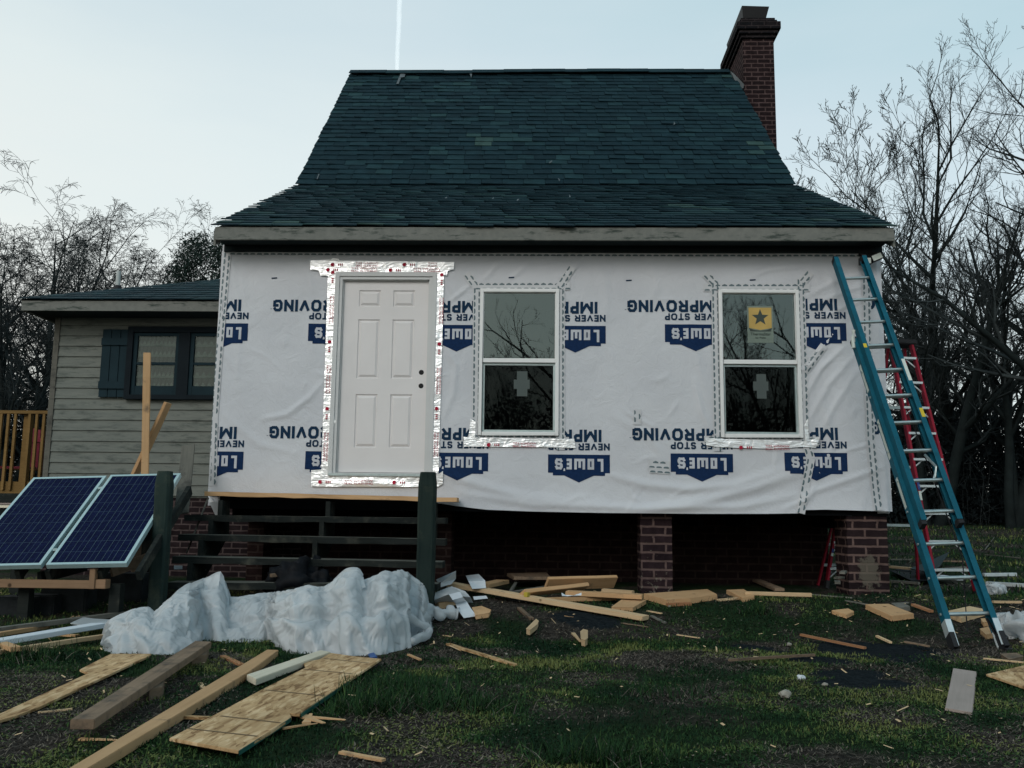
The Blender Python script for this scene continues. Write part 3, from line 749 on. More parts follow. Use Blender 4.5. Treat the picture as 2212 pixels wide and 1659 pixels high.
def drape(meshobj, lift):
    """cut a flat mesh lying in the wall plane into small cells and lay it on the sheet"""
    me = meshobj.data; bm = bmesh.new(); bm.from_mesh(me)
    xs_ = [v.co.x for v in bm.verts]; zs_ = [v.co.z for v in bm.verts]; st = .045
    a = math.ceil(min(xs_)/st)*st
    while a < max(xs_):
        bmesh.ops.bisect_plane(bm, geom=bm.verts[:]+bm.edges[:]+bm.faces[:], plane_co=(a,0,0), plane_no=(1,0,0)); a += st
    a = math.ceil(min(zs_)/st)*st
    while a < max(zs_):
        bmesh.ops.bisect_plane(bm, geom=bm.verts[:]+bm.edges[:]+bm.faces[:], plane_co=(0,0,a), plane_no=(0,0,1)); a += st
    bmesh.ops.triangulate(bm, faces=bm.faces[:])
    X = np.array([v.co.x for v in bm.verts]); Z = np.array([v.co.z for v in bm.verts]); Y = np.array([v.co.y for v in bm.verts])
    O = wrap_off(X, Z)*np.clip(np.minimum(X-(XL-.012), (XR+.012)-X)/.05, .3, 1) + lift
    for v, o, y in zip(bm.verts, O, Y): v.co.y = -o + y
    bm.to_mesh(me); bm.free()
def clip_x(mb_obj, regions):
    """drop the print that lies under doors/windows or off the wall"""
    bm = bmesh.new(); bm.from_mesh(mb_obj.data)
    for (x0, x1, z0, z1) in regions:
        for co, no in (((x0,0,0),(1,0,0)), ((x1,0,0),(1,0,0)), ((0,0,z0),(0,0,1)), ((0,0,z1),(0,0,1))):
            bmesh.ops.bisect_plane(bm, geom=bm.verts[:]+bm.edges[:]+bm.faces[:], plane_co=co, plane_no=no)
        dl = [f for f in bm.faces if x0 < f.calc_center_median().x < x1 and z0 < f.calc_center_median().z < z1]
        bmesh.ops.delete(bm, geom=dl, context='FACES')
    bm.to_mesh(mb_obj.data); bm.free()
def text_polys(body, offset=.0, size=1.0, spacing=1.0):
    cu = bpy.data.curves.new('t', 'FONT'); cu.body = body; cu.size = size; cu.offset = offset; cu.space_character = spacing; cu.resolution_u = 4
    o_ = bpy.data.objects.new('t', cu); C.objects.link(o_)
    dg = bpy.context.evaluated_depsgraph_get(); me = bpy.data.meshes.new_from_object(o_.evaluated_get(dg))
    vs = [(v.co.x, v.co.y) for v in me.vertices]; fs = [tuple(p.vertices) for p in me.polygons]
    bpy.data.objects.remove(o_); bpy.data.curves.remove(cu); bpy.data.meshes.remove(me)
    return vs, fs
def fit_text(body, w_, h_, offset=.02, spacing=1.0):
    vs, fs = text_polys(body, offset, 1, spacing)
    xs_ = [v[0] for v in vs]; ys_ = [v[1] for v in vs]; x0, x1, y0, y1 = min(xs_), max(xs_), min(ys_), max(ys_)
    return [((x-x0)/(x1-x0)*w_, (y-y0)/(y1-y0)*h_) for x, y in vs], fs
# block capitals of the blue badge, drawn as strips in a unit box
def strip(pts_, t):
    return pts_, t
GL = {'L': [[(0,1.25),(.0,0),(1,0)]], 'O': [[(0,0),(0,1),(1,1),(1,0),(0,0)]], 'W': [[(0,1),(.0,0),(.5,0),(.5,.8)], [(.5,0),(1,0),(1,1)]],
      'E': [[(1,1),(0,1),(0,0),(1,0)], [(0,.5),(.9,.5)]], 'S': [[(1,.86),(.85,1),(.15,1),(0,.86),(0,.64),(.15,.52),(.85,.48),(1,.36),(1,.14),(.85,0),(.15,0),(0,.14)]]}
def glyph(mb, ch, x0, x1, z0, z1, t, xf):
    for pl in GL[ch]:
        P = [(x0+t/2+(x1-x0-t)*a, z0+t/2+(z1-z0-t)*b_) for a, b_ in pl]
        for (a, b_) in zip(P[:-1], P[1:]):
            dx, dz = b_[0]-a[0], b_[1]-a[1]; L = math.hypot(dx, dz); ux, uz = dx/L*t/2, dz/L*t/2; nx, nz2 = -uz, ux
            q = [(a[0]-ux+nx, a[1]-uz+nz2), (a[0]-ux-nx, a[1]-uz-nz2), (b_[0]+ux-nx, b_[1]+uz-nz2), (b_[0]+ux+nx, b_[1]+uz+nz2)]
            LIFT[0] = (LIFT[0]+1) % 7; mb.add([(lambda w3: (w3[0], -.00015*LIFT[0], w3[2]))(xf(*p)) for p in q], [(0,1,2,3)], 1)
LW, LH = .632, .288
RND = [(.3,1),(.12,.9),(0,.7),(0,.3),(.12,.1),(.3,0),(.7,0),(.88,.1),(1,.3),(1,.7),(.88,.9),(.7,1),(.3,1)]
FT = {'I': (.0, [[(.5,0),(.5,1)]]), 'M': (1.05, [[(0,0),(0,1)],[(0,.97),(.5,.12),(1,.97)],[(1,1),(1,0)]]), 'P': (.72, [[(0,0),(0,1),(.7,1),(.95,.88),(.95,.6),(.7,.47),(0,.47)]]),
      'R': (.78, [[(0,0),(0,1),(.7,1),(.95,.88),(.95,.6),(.7,.47),(0,.47)],[(.5,.47),(1,0)]]), 'O': (.86, [RND]), 'V': (.86, [[(0,1),(.5,0),(1,1)]]), 'N': (.80, [[(0,0),(0,1)],[(0,.97),(1,.03)],[(1,0),(1,1)]]),
      'G': (.80, [[(1,.78),(.88,.93),(.7,1),(.3,1),(.12,.9),(0,.7),(0,.3),(.12,.1),(.3,0),(.7,0),(1,.1),(1,.48),(.6,.48)]]), 'E': (.62, [[(1,1),(0,1),(0,0),(1,0)],[(0,.5),(.9,.5)]]),
      'S': (.70, [[(1,.84),(.8,1),(.25,1),(.02,.86),(.02,.66),(.2,.54),(.8,.46),(1,.34),(1,.14),(.8,0),(.2,0),(0,.16)]]), 'T': (.72, [[(.5,0),(.5,1)],[(0,1),(1,1)]]), ' ': (.35, [])}
def stroke_text(body, w_, h_, bold=.235):
    t = h_*bold; xs0 = 0; segs = []
    for ch in body:
        gw, pl = FT[ch]; gw *= h_
        for line in pl:
            for a, b_ in zip(line[:-1], line[1:]): segs.append((xs0+t/2+a[0]*max(0, gw-t) if ch != 'I' else xs0+t/2, t/2+a[1]*(h_-t), xs0+t/2+b_[0]*max(0, gw-t) if ch != 'I' else xs0+t/2, t/2+b_[1]*(h_-t)))
        xs0 += (gw if ch != 'I' else t)+h_*.13
    xs0 -= h_*.13; k = w_/xs0; vs, fs = [], []
    for (x0, z0, x1, z1) in segs:
        x0 *= k; x1 *= k; dx, dz = x1-x0, z1-z0; L = math.hypot(dx, dz) or 1; e = t/2 if (abs(dx) < 1e-6 or abs(dz) < 1e-6) else t*.22; ux, uz = dx/L*e, dz/L*e; nx, nz2 = -dz/L*t/2, dx/L*t/2; o = len(vs)
        vs += [(x0-ux+nx, z0-uz+nz2), (x0-ux-nx, z0-uz-nz2), (x1+ux-nx, z1+uz-nz2), (x1+ux+nx, z1+uz+nz2)]; fs.append((o, o+1, o+2, o+3))
    return vs, fs
LIFT = [0]
tv1, tf1 = stroke_text('NEVER STOP', LW, .072)
tv2, tf2 = stroke_text('IMPROVING', .935, .128)
VOID = [(DX0, DX1, DZ0, DZ1), (-9, XL+.02, 0, 9), (XR-.01, 12, 0, 9)] + [(a, b_, WZ0, WZ1) for a, b_ in WINS]
def logo(px, py, skew=0.0, dz=0.0):
    """printed block hung upside down: (px,py) is the badge's upper right corner in the photograph"""
    p = W(px, py, 0); X0, Z0 = p.x, p.z
    def xf(u, v):      # u to the left, v upwards from the point of the badge: printed upside down
        return (X0-u, 0, Z0-v+skew*u)
    mb = MB()
    base = [(0,0),(LW,0),(LW,-.0),(LW,.187),(LW-.05,.187),(LW-.05,.214),(LW-.16,.214),(LW/2,.288),(.16,.214),(.05,.214),(.05,.187),(0,.187)]
    base = [(0,0),(LW,0),(LW,.187),(LW-.05,.187),(LW-.05,.214),(LW-.165,.214),(LW/2,.284),(.165,.214),(.05,.214),(.05,.187),(0,.187)]
    mb.add([xf(u, v) for u, v in base], [tuple(range(len(base)))], 0)
    m2 = MB(); k = LW
    for ch, a, b_ in (('L', .105, .20), ('O', .255, .36), ('W', .40, .575), ('E', .615, .70), ('S', .765, .885)):
        glyph(m2, ch, a*k, b_*k, .042, .152, .026, xf)
    m2.add([xf(u, v) for u, v in ((.722*k,.168),(.752*k,.168),(.745*k,.142),(.725*k,.142))], [(0,1,2,3)], 1)
    m3 = MB()
    for tvx, tfx, du, dv in ((tv1, tf1, 0, -.117), (tv2, tf2, .085, -.258)):
        for qi, q_ in enumerate(tfx):
            P4 = [xf(tvx[i][0]+du, tvx[i][1]+dv) for i in q_]; m3.add([(p_[0], -.00015*(qi % 7), p_[2]) for p_ in P4], [(0,1,2,3)], 0)
    m3.add([xf(u+1.03, -.13-.03+v*1) for u, v in ((0,0),(.018,0),(.018,.004),(0,.004))], [(0,1,2,3)], 0)
    ob = mb.build('printed_badge', [M['print'], M['print_back']], wrap)
    o2 = m2.build('badge_lettering', [M['print'], M['print_back']], ob)
    o3 = m3.build('printed_slogan', M['print_dark'], wrap)
    for o_, lf in ((ob, .0035), (o2, .0055), (o3, .0035)):
        clip_x(o_, VOID)
        if len(o_.data.polygons): drape(o_, lf)
for (px, py) in ((537.5,699.5),(796,700.5),(1052,703),(1308,705),(1567,702),(1826,699),(2084,696)): logo(px, py)
for (px, py, sk) in ((528,976,0),(792,976,0),(1055,979,0),(1317,983,0),(1582,981,0),(1828,979,0),(2100,968,0)): logo(px, py, sk)
# the sticky-out prints past the wall were clipped to nothing: remove empties
for o_ in list(wrap.children):
    if o_.type == 'MESH' and len(o_.data.polygons) == 0:
        for c_ in list(o_.children): bpy.data.objects.remove(c_)
        bpy.data.objects.remove(o_)
for o_ in [o for o in bpy.data.objects if o.name.startswith('badge_lettering') and len(o.data.polygons) == 0]: bpy.data.objects.remove(o_)

# seam tape: pale strips with two rows of dark printed dashes
def seam(pts, width=.085, end=0):
    mb = MB(); P = [W(a, b_, 0) for a, b_ in pts]; P = [(p.x, p.z) for p in P]
    step = .073
    for (a, b_) in zip(P[:-1], P[1:]):
        dx, dz = b_[0]-a[0], b_[1]-a[1]; L = math.hypot(dx, dz); ux, uz = dx/L, dz/L; nx, nz2 = -uz, ux
        q = [(a[0]+nx*width/2, 0, a[1]+nz2*width/2), (a[0]-nx*width/2, 0, a[1]-nz2*width/2), (b_[0]-nx*width/2, 0, b_[1]-nz2*width/2), (b_[0]+nx*width/2, 0, b_[1]+nz2*width/2)]
        mb.add(q, [(0,1,2,3)], 0)
        for row, off in ((0, -.024), (1, .024)):
            s = .01 + row*.036
            while s+.05 < L+.01:
                w0 = .054; h0 = .009 + random.uniform(-.001, .001)
                c = []
                for (ss, oo) in ((0, -h0), (w0, -h0), (w0, h0*.3), (w0*.75, h0*(.9 if row else 1)), (w0*.5, h0*(1.5 if row else 1.0)), (w0*.25, h0*(.9 if row else 1)), (0, h0*.3)):
                    c.append((a[0]+ux*(s+ss)+nx*(off+oo), -.0012, a[1]+uz*(s+ss)+nz2*(off+oo)))
                mb.add(c, [tuple(range(7))], 1); s += step
    o_ = mb.build('seam_tape', [M['tape'], M['tape_ink']], wrap)
    clip_x(o_, [(a-.004, b_+.004, WZ0-.004, WZ1+.004) for a, b_ in WINS] + [(-9, XL-.01, 0, 9), (XR+.01, 12, 0, 9)])
    drape(o_, .0075 + .0005*end); return o_
k = 0
for pts in (((493,545),(476,740),(464,905),(461,1050)), ((1025,620),(1231,620)), ((1031,622),(1028.5,958)), ((1211,617),(1211,972)), ((1008,592),(1029,621)), ((1236,578),(1208,622)), ((1012,947),(1222,950)),
            ((1519,622.5),(1748,622.5)), ((1544,610),(1550,975)), ((1728,603),(1738,960)), ((1523,592),(1546,617)), ((1749,590),(1728,616)), ((1520,951),(1768,953)), ((1738,802),(1779,747)),
            ((1738,952),(1750,991),(1738,1050),(1726,1109)), ((1869,600),(1873,793),(1879,949),(1894,1102)), ((1376,885),(1376,918)), ((1400,1003),(1446,1006)), ((1402,1013),(1446,1016)), ((497,545),(1200,548),(1895,549))):
    seam(pts, .085 if k != 19 else .05, k % 6); k += 1
sp_ = MB()
for (a, b_) in ((594,602),(1358,607),(1625,606),(1105,601)):
    p = W(a, b_, 0); sp_.add([(p.x-.03,0,p.z-.008),(p.x+.03,0,p.z-.004),(p.x+.03,0,p.z+.01),(p.x-.03,0,p.z+.006)], [(0,1,2,3)], 0)
o_ = sp_.build('printed_mark', M['print_dark'], wrap); drape(o_, .004)

# foil flashing tape round the door and under the windows
def foil(polys, name='foil_flashing', base=.011, texts=()):
    mb = MB(); rr = random.Random(len(polys))
    o_all = []
    for poly in polys:
        P = [W(a, b_, 0) for a, b_ in poly]
        mb.add([(p.x, 0, p.z) for p in P], [tuple(range(len(P)))], 0)
    o_ = mb.build(name, [M['foil']], house); drape(o_, base)
    me_ = o_.data
    for v in me_.vertices: v.co.y -= .004*float(fbm(v.co.x*3+40, v.co.z*3+5, 1.2, 2)); 
    sd_ = o_.modifiers.new('s', 'SOLIDIFY'); sd_.thickness = .002
    tb = MB()
    for (a, b_, ang, flip, wd) in texts:
        p = W(a, b_, 0); c_, s_ = math.cos(ang), math.sin(ang)
        for body, dv, hh_ in (('TITE WINDOW', .022, .022), ('SEAL FLASHING', -.006, .022)):
            tv, tf = fit_text(body, wd, hh_*.85, .0)
            tb.add([(p.x+(u)*c_-(v+dv)*s_, 0, p.z+(u)*s_+(v+dv)*c_) for u, v in tv], tf, 0)
        cx0_, cz0_ = p.x-.25*c_, p.z-.25*s_
        q = []
        for (u, v) in ((-.02,0),(-.01,.018),(.02,.018),(.012,.006),(.03,0),(.012,-.006),(.02,-.018),(-.01,-.018)): q.append((cx0_+u*c_-(v+.015)*s_, 0, cz0_+u*s_+(v+.015)*c_))
        tb.add(q, [tuple(range(8))], 0)
        for kx in (.06, .08, .10): 
            q = [(cx0_+u*c_-(v+.015)*s_, 0, cz0_+u*s_+(v+.015)*c_) for u, v in ((kx,-.012),(kx+.01,-.012),(kx+.01,.012),(kx,.012))]
            tb.add(q, [(0,1,2,3)], 0)
    if texts:
        t_ = tb.build('red_lettering', M['red_ink'], o_); drape(t_, base+.0135)
    return o_
foil([((710,588),(736,588),(722,1034),(695,1034))], texts=((715.5,640,-PI/2,0,.30),(708.5,790,-PI/2,0,.30),(703,935,-PI/2,0,.30)))
foil([((936,590),(960,590),(948,1025),(944,1048),(925,1048))], texts=((951,645,-PI/2,0,.28),(945.5,795,-PI/2,0,.28),(940,935,-PI/2,0,.25)))
foil([((672,565),(716,563),(720,560),(733,561),(735,565),(982,568),(981,583),(968,587),(966,597),(945,592),(735,590),(712,598),(694,597),(690,586),(672,585))], base=.016, texts=((760,588,0,0,.28),(895,589,0,0,.28),(770,577,0,0,.24),(925,577,0,0,.10)))
foil([((674,1016),(700,1014),(722,1026),(940,1030),(958,1018),(957,1046),(945,1052),(674,1051))], base=.017, texts=((745,1045,0,0,.30),(905,1046,0,0,.18)))
foil([((1002,944),(1016,946),(1240,949),(1238,967),(1100,966),(1003,965))], base=.012, texts=((1108,965,0,0,.24),))
foil([((1017,905),(1028,912),(1027,950),(1012,952))], base=.013)
foil([((1212,950),(1240,948),(1243,968),(1214,968))], base=.013)
foil([((1522,946),(1545,948),(1760,955),(1766,964),(1660,970),(1545,966),(1524,962))], base=.012, texts=((1652,971,0,0,.24),))
foil([((1735,920),(1742,905),(1745,950),(1768,946),(1760,968),(1738,966))], base=.014)

# door
door = MB()
jw = .078
jm = MB()
for (a, b_, c_, d_) in ((DX0, DX0+.045, ZD-.042, DZ1), (DX1-.045, DX1, ZD-.042, DZ1), (DX0+.045, DX1-.045, DZ1-.045, DZ1)):
    jm.box(a, b_, -.048, .09, c_, d_)
for (a, b_, c_, d_) in ((DX0+.0455, DX0+jw, ZD-.042, DZ1-.0455), (DX1-jw, DX1-.0455, ZD-.042, DZ1-.0455), (DX0+jw+.0005, DX1-jw-.0005, DZ1-jw, DZ1-.0455), (DX0+jw+.0005, DX1-jw-.0005, ZD-.042, ZD-.006)):
    jm.box(a, b_, -.034, .09, c_, d_)
for (a, b_, c_, d_) in ((DX0+jw+.0005, DX0+jw+.010, ZD, DZ1-jw), (DX1-jw-.010, DX1-jw-.0005, ZD, DZ1-jw)):
    jm.box(a, b_, -.012, .012, c_, d_)
jm.box(DX0+jw+.0105, DX1-jw-.0105, -.012, .012, DZ1-jw-.010, DZ1-jw-.0005)
doorE = MB(); dY = .014
x0d, x1d, z0d, z1d = DX0+jw+.003, DX1-jw-.003, ZD, DZ1-jw-.004
dr_ = MB()
# slab front built as a grid with six moulded panels
pan = [(.16,.39), (.525,.755)]; rows = [(ZD+2.032-.28, ZD+2.032-.104), (ZD+2.032-1.05, ZD+2.032-.42), (ZD+.255, ZD+2.032-1.218)]
xsd = [x0d, pan[0][0], pan[0][1], pan[1][0], pan[1][1], x1d]; zsd = [z0d, rows[2][0], rows[2][1], rows[1][0], rows[1][1], rows[0][0], rows[0][1], z1d]
for i in range(5):
    for j in range(7):
        a, b_, c_, d_ = xsd[i], xsd[i+1], zsd[j], zsd[j+1]
        if i in (1, 3) and j in (1, 3, 5):
            def loop(e, y): return [(a+e, y, c_+e), (b_-e, y, c_+e), (b_-e, y, d_-e), (a+e, y, d_-e)]
            lps = [loop(0, dY), loop(.006, dY+.012), loop(.014, dY+.012), loop(.034, dY+.001), loop(.038, dY-.001)]
            vs = sum(lps, []); fs = [(k*4+q, k*4+(q+1) % 4, (k+1)*4+(q+1) % 4, (k+1)*4+q) for k in range(4) for q in range(4)] + [(16,17,18,19)]
            dr_.add(vs, fs)
        else: dr_.add([(a,dY,c_),(b_,dY,c_),(b_,dY,d_),(a,dY,d_)], [(0,1,2,3)])
dr_.add([(x0d,dY,z0d),(x1d,dY,z0d),(x1d,dY+.04,z0d),(x0d,dY+.04,z0d),(x0d,dY,z1d),(x1d,dY,z1d),(x1d,dY+.04,z1d),(x0d,dY+.04,z1d)], [(0,1,2,3),(4,5,6,7),(1,2,6,5),(0,3,7,4),(3,2,6,7)])
dobj = dr_.build('door', M['door_paint'], house)
tag(dobj, 'white six panel entrance door with two empty lock bores')
hb = MB()
for zz in (ZD+2.032-.983, ZD+2.032-1.126):
    hb.tube([(.844, dY-.0015, zz), (.844, dY+.02, zz)], .0265, 24)
hb.build('lock_bore', M['black'], dobj)
th_ = MB(); th_.box(DX0+.01, DX1-.01, -.065, -.046, ZD-.04, ZD-.016); th_.build('threshold', M['alu'], dobj)
jm.build('door_frame', M['jamb'], dobj, bevel=.002)

# windows
def star(cx, cz, r, y):
    v = []
    for i in range(10):
        a = PI/2 + i*PI/5; q = r if i % 2 == 0 else r*.42; v.append((cx+q*math.cos(a), y, cz+q*math.sin(a)))
    return v
for wi, (a, b_) in enumerate(WINS):
    wf = MB(); yf = -.052; t = .036
    for (x0, x1, z0, z1) in ((a, a+t, WZ0, WZ1), (b_-t, b_, WZ0, WZ1), (a+t, b_-t, WZ1-t, WZ1), (a+t, b_-t, WZ0, WZ0+t)): wf.box(x0, x1, yf, .06, z0, z1)
    win = wf.build('window', M['vinyl'], house, bevel=.003)
    tag(win, 'double hung window with star sticker and taped paper' if wi else 'double hung window next to the door with taped paper')
    zm = WZ0 + (WZ1-WZ0)*.505; s = .018
    x0, x1 = a+t, b_-t
    us = MB()
    for q in ((x0, x0+s*.4, zm+.02, WZ1-t), (x1-s*.4, x1, zm+.02, WZ1-t)): us.box(q[0], q[1], -.030, -.004, q[2], q[3])
    us.box(x0+s*.4, x1-s*.4, -.030, -.004, WZ1-t-.008, WZ1-t); us.box(x0, x1, -.040, -.001, zm-.020, zm+.024)
    us.build('upper_sash', M['vinyl'], win, bevel=.002)
    ls = MB()
    for q in ((x0, x0+.022, WZ0+t, zm-.021), (x1-.022, x1, WZ0+t, zm-.021), ): ls.box(q[0], q[1], -.008, .02, q[2], q[3])
    ls.box(x0+.022, x1-.022, -.008, .02, WZ0+t, WZ0+t+.024); ls.box(x0+.022, x1-.022, -.008, .02, zm-.045, zm-.021)
    ls.build('lower_sash', M['alu'], win, bevel=.002)
    g1 = MB(); g1.add([(x0,-.016,zm+.02),(x1,-.016,zm+.02),(x1,-.016,WZ1-t),(x0,-.016,WZ1-t)], [(0,1,2,3)]); g1.build('pane', M['glass'], win)
    g2 = MB(); g2.add([(x0,.006,WZ0+t),(x1,.006,WZ0+t),(x1,.006,zm-.02),(x0,.006,zm-.02)], [(0,1,2,3)]); g2.build('pane', M['glass_screen'], win)
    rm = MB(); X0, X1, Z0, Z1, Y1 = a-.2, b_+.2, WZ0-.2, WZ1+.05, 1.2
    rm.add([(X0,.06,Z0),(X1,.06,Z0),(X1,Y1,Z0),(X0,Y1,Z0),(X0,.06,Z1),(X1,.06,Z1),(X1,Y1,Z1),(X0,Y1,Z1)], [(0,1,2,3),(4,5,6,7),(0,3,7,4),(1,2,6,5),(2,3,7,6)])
    rm.build('dark_room', M['black'], win)  # black box added behind the glass, its colour standing in for an unlit interior
    def at_(px, py): p = W(px, py, -.01); return p.x, p.z
    tp = MB(); ox = (0 if wi == 0 else 518)
    def Rq(l_, t__, r_, b__):
        q0 = W(l_+ox, t__, -.001); q1 = W(r_+ox, b__, -.001); return q0.x, q1.x, q1.z, q0.z
    for i, (l_, t__, r_, b__) in enumerate(((1117,802,1139,856),(1110,820,1144,840)) if wi == 0 else ((1116,808,1138,861),(1109,824,1142,844))):
        q = Rq(l_, t__, r_, b__); tp.box(q[0], q[1], -.0015-.001*i, .0035, q[2], q[3])
    tp.build('taped_paper', M['paper_dim'], win)
    if wi == 1:
        l_, t__ = at_(1613, 661); r_, b2 = at_(1671, 741)
        st_ = MB(); st_.add([(l_,-.019,b2),(r_,-.019,b2),(r_,-.019,t__),(l_,-.019,t__)], [(0,1,2,3)], 0)
        W_ = r_-l_; H_ = t__-b2
        st_.add([(l_+.03*W_*2,-.021,t__-.60*H_),(l_+.5*W_,-.021,t__-.655*H_),(r_-.06*W_,-.021,t__-.60*H_),(r_-.06*W_,-.021,t__-.05*H_),(l_+.06*W_,-.021,t__-.05*H_)], [(0,1,2,3,4)], 1)
        sv = star(l_+.5*W_, t__-.32*H_, W_*.34, -.0225)
        st_.add(sv + [(l_+.5*W_, -.0225, t__-.32*H_)], [(i, (i+1) % 10, 10) for i in range(10)], 2)
        st_.add([(l_+.10*W_,-.0225,t__-.69*H_),(r_-.10*W_,-.0225,t__-.69*H_),(r_-.06*W_,-.0225,t__-.60*H_),(r_-.25*W_,-.0225,t__-.655*H_),(l_+.5*W_,-.0225,t__-.675*H_),(l_+.25*W_,-.0225,t__-.655*H_),(l_+.06*W_,-.0225,t__-.60*H_)], [tuple(range(7))], 2)
        for body, z_, h_, w2 in (('ThermaStar', .80, .075, .78), ('by Pella', .90, .06, .40)):
            tv, tf = fit_text(body, W_*w2, H_*h_, .012); st_.add([(l_+W_*(.5-w2/2)+u, -.0225, t__-H_*z_+v) for u, v in tv], tf, 2)
        st_.build('sticker', [M['sticker'], M['sticker_y'], M['sticker_i']], win)

# floodlight under the eave at the right corner
fm = MB(); p = W(1872, 552, -.10); fm.box(p.x-.06, p.x+.06, -.09, -.03, p.z+.01, p.z+.07); fm.tube([(p.x, -.08, p.z+.03), (p.x-.0, -.13, p.z-.03)], .015, 8)
fm.tube([(p.x+.03, -.08, p.z+.03), (p.x+.12, -.11, p.z+.02)], .015, 8)
flo = fm.build('floodlight', M['rubber'], house)
for (a, b_, rot) in ((1869,564,0.0),(1893,556,.40)):
    p = W(a, b_, -.15); hd = MB(); c_, s_ = math.cos(rot), math.sin(rot)
    def rr_(u, y, v): return (p.x+u*c_-v*s_, y, p.z+u*s_+v*c_)
    for (e, y0, y1, mi) in ((.052, -.17, -.11, 0), (.046, -.176, -.171, 1)):
        hh_ = .036 if mi == 0 else .028
        q = [rr_(u, y, v) for y in (y0, y1) for (u, v) in ((-e-.004,-hh_),(e+.004,-hh_),(e+.004,hh_),(-e-.004,hh_))]
        hd.add(q, [(0,1,2,3),(7,6,5,4),(0,4,5,1),(1,5,6,2),(2,6,7,3),(3,7,4,0)], mi)
    hd.build('lamp_head', [M['rubber'], M['label_w']], flo)

# brick piers and crawlspace walls
def pier(px0, px1, Y, depth, mat, ztop_=None, lab=None):
    a, b_ = W(px0, 1180, Y).x, W(px1, 1180, Y).x; mb = MB()
    z0 = gz(a, Y)-.15; zt = ztop_ or zf-.03
    # uneven stack of courses
    z = z0; rr = random.Random(int(px0)); i = 0
    while z < zt:
        h = min(.0866, zt-z); e = rr.uniform(-.004, .004); mb.box(a+e, b_+e*.5, Y+rr.uniform(-.003,.003), Y+depth, z, z+h-.0005); z += .0866
    o_ = mb.build('brick_pier', mat, house)
    if lab: tag(o_, lab)
    return o_
pier(1384, 1452, .06, .34, M['brick_w'], lab='narrow brick pier under the middle of the front wall')
pier(1831, 1918, .03, .40, M['brick_corner'], lab='wide brick corner pier with a lime stained patch')
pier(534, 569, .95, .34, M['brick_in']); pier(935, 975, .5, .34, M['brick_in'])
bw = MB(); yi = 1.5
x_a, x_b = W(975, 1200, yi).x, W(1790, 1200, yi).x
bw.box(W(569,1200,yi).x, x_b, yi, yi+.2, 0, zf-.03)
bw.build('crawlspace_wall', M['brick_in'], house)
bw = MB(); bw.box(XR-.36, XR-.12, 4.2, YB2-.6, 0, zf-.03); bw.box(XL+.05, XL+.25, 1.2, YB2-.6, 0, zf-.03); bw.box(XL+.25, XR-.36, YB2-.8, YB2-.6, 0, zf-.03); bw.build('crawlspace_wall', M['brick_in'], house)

# ------------------------------------------------------------------ annex on the left
YA = 1.42
annex = empty('annex', (-4, YA, .2), 'low side wing with weathered lap siding, dark window and shingle roof', 'house')
ax0 = W(110, 900, YA).x; zs0 = W(300, 1056, YA).z; zs1 = W(300, 683, YA).z
zs0 = W(440, 1072, YA).z
expo = abs(W(300, 900, YA).z - W(300, 923.0, YA).z)
sd2 = MB(); z = zs0; XA1 = XL-.0
while z < zs1:
    zt = min(z+expo, zs1)
    sd2.add([(ax0, YA-.020, z), (XA1, YA-.020, z), (XA1, YA-.004, zt), (ax0, YA-.004, zt), (ax0, YA, z), (XA1, YA, z)], [(0,1,2,3),(0,4,5,1)])
    z += expo
sd2.box(ax0, XA1, YA+.003, YA+.10, zs0-.02, zs1+.05)
sd2.box(ax0, ax0+.10, YA+.101, YA+7, zs0-.02, zs1+.0)
sd2.build('siding', M['siding'], annex)
cb2 = MB(); cb2.box(ax0-.03, ax0+.035, YA-.028, YA+.12, zs0-.03, zs1+.02); cb2.build('corner_board', M['wood_grey'], annex)
fb = MB(); fb.box(ax0+.02, XL+.6, YA+.01, YA+.2, -.1, zs0-.022); fb.build('foundation', M['brick_far'], annex)
# roof: front eave fascia from (50,645) to (478,655), hip rising to the right/back
YE = YA-.45
f0, f1 = W(48, 644, YE), W(478, 652, YE)
zfa = .5*(f0.z+f1.z); fh = .5*(abs(W(50,644,YE).z-W(50,667,YE).z) + abs(W(478,652,YE).z-W(478,676,YE).z))
fb = MB(); fb.box(f0.x, XL-.02, YE, YE+.025, zfa-fh, zfa-.012); fb.box(f0.x, f0.x+.025, YE+.026, YA+7, zfa-fh, zfa-.012); fb.build('fascia', M['fascia'], annex)
sb = MB(); sb.box(f0.x+.026, XL-.02, YE+.026, YA+.02, zfa-fh+.01, zfa-fh+.03); sb.box(f0.x+.026, ax0+.1, YA+.03, YA+7, zfa-fh+.01, zfa-fh+.03); sb.build('soffit', M['soffit'], annex)
ar = MB(); rise = .0
yt = YE+3.2; zt = W(478, 596, yt).z
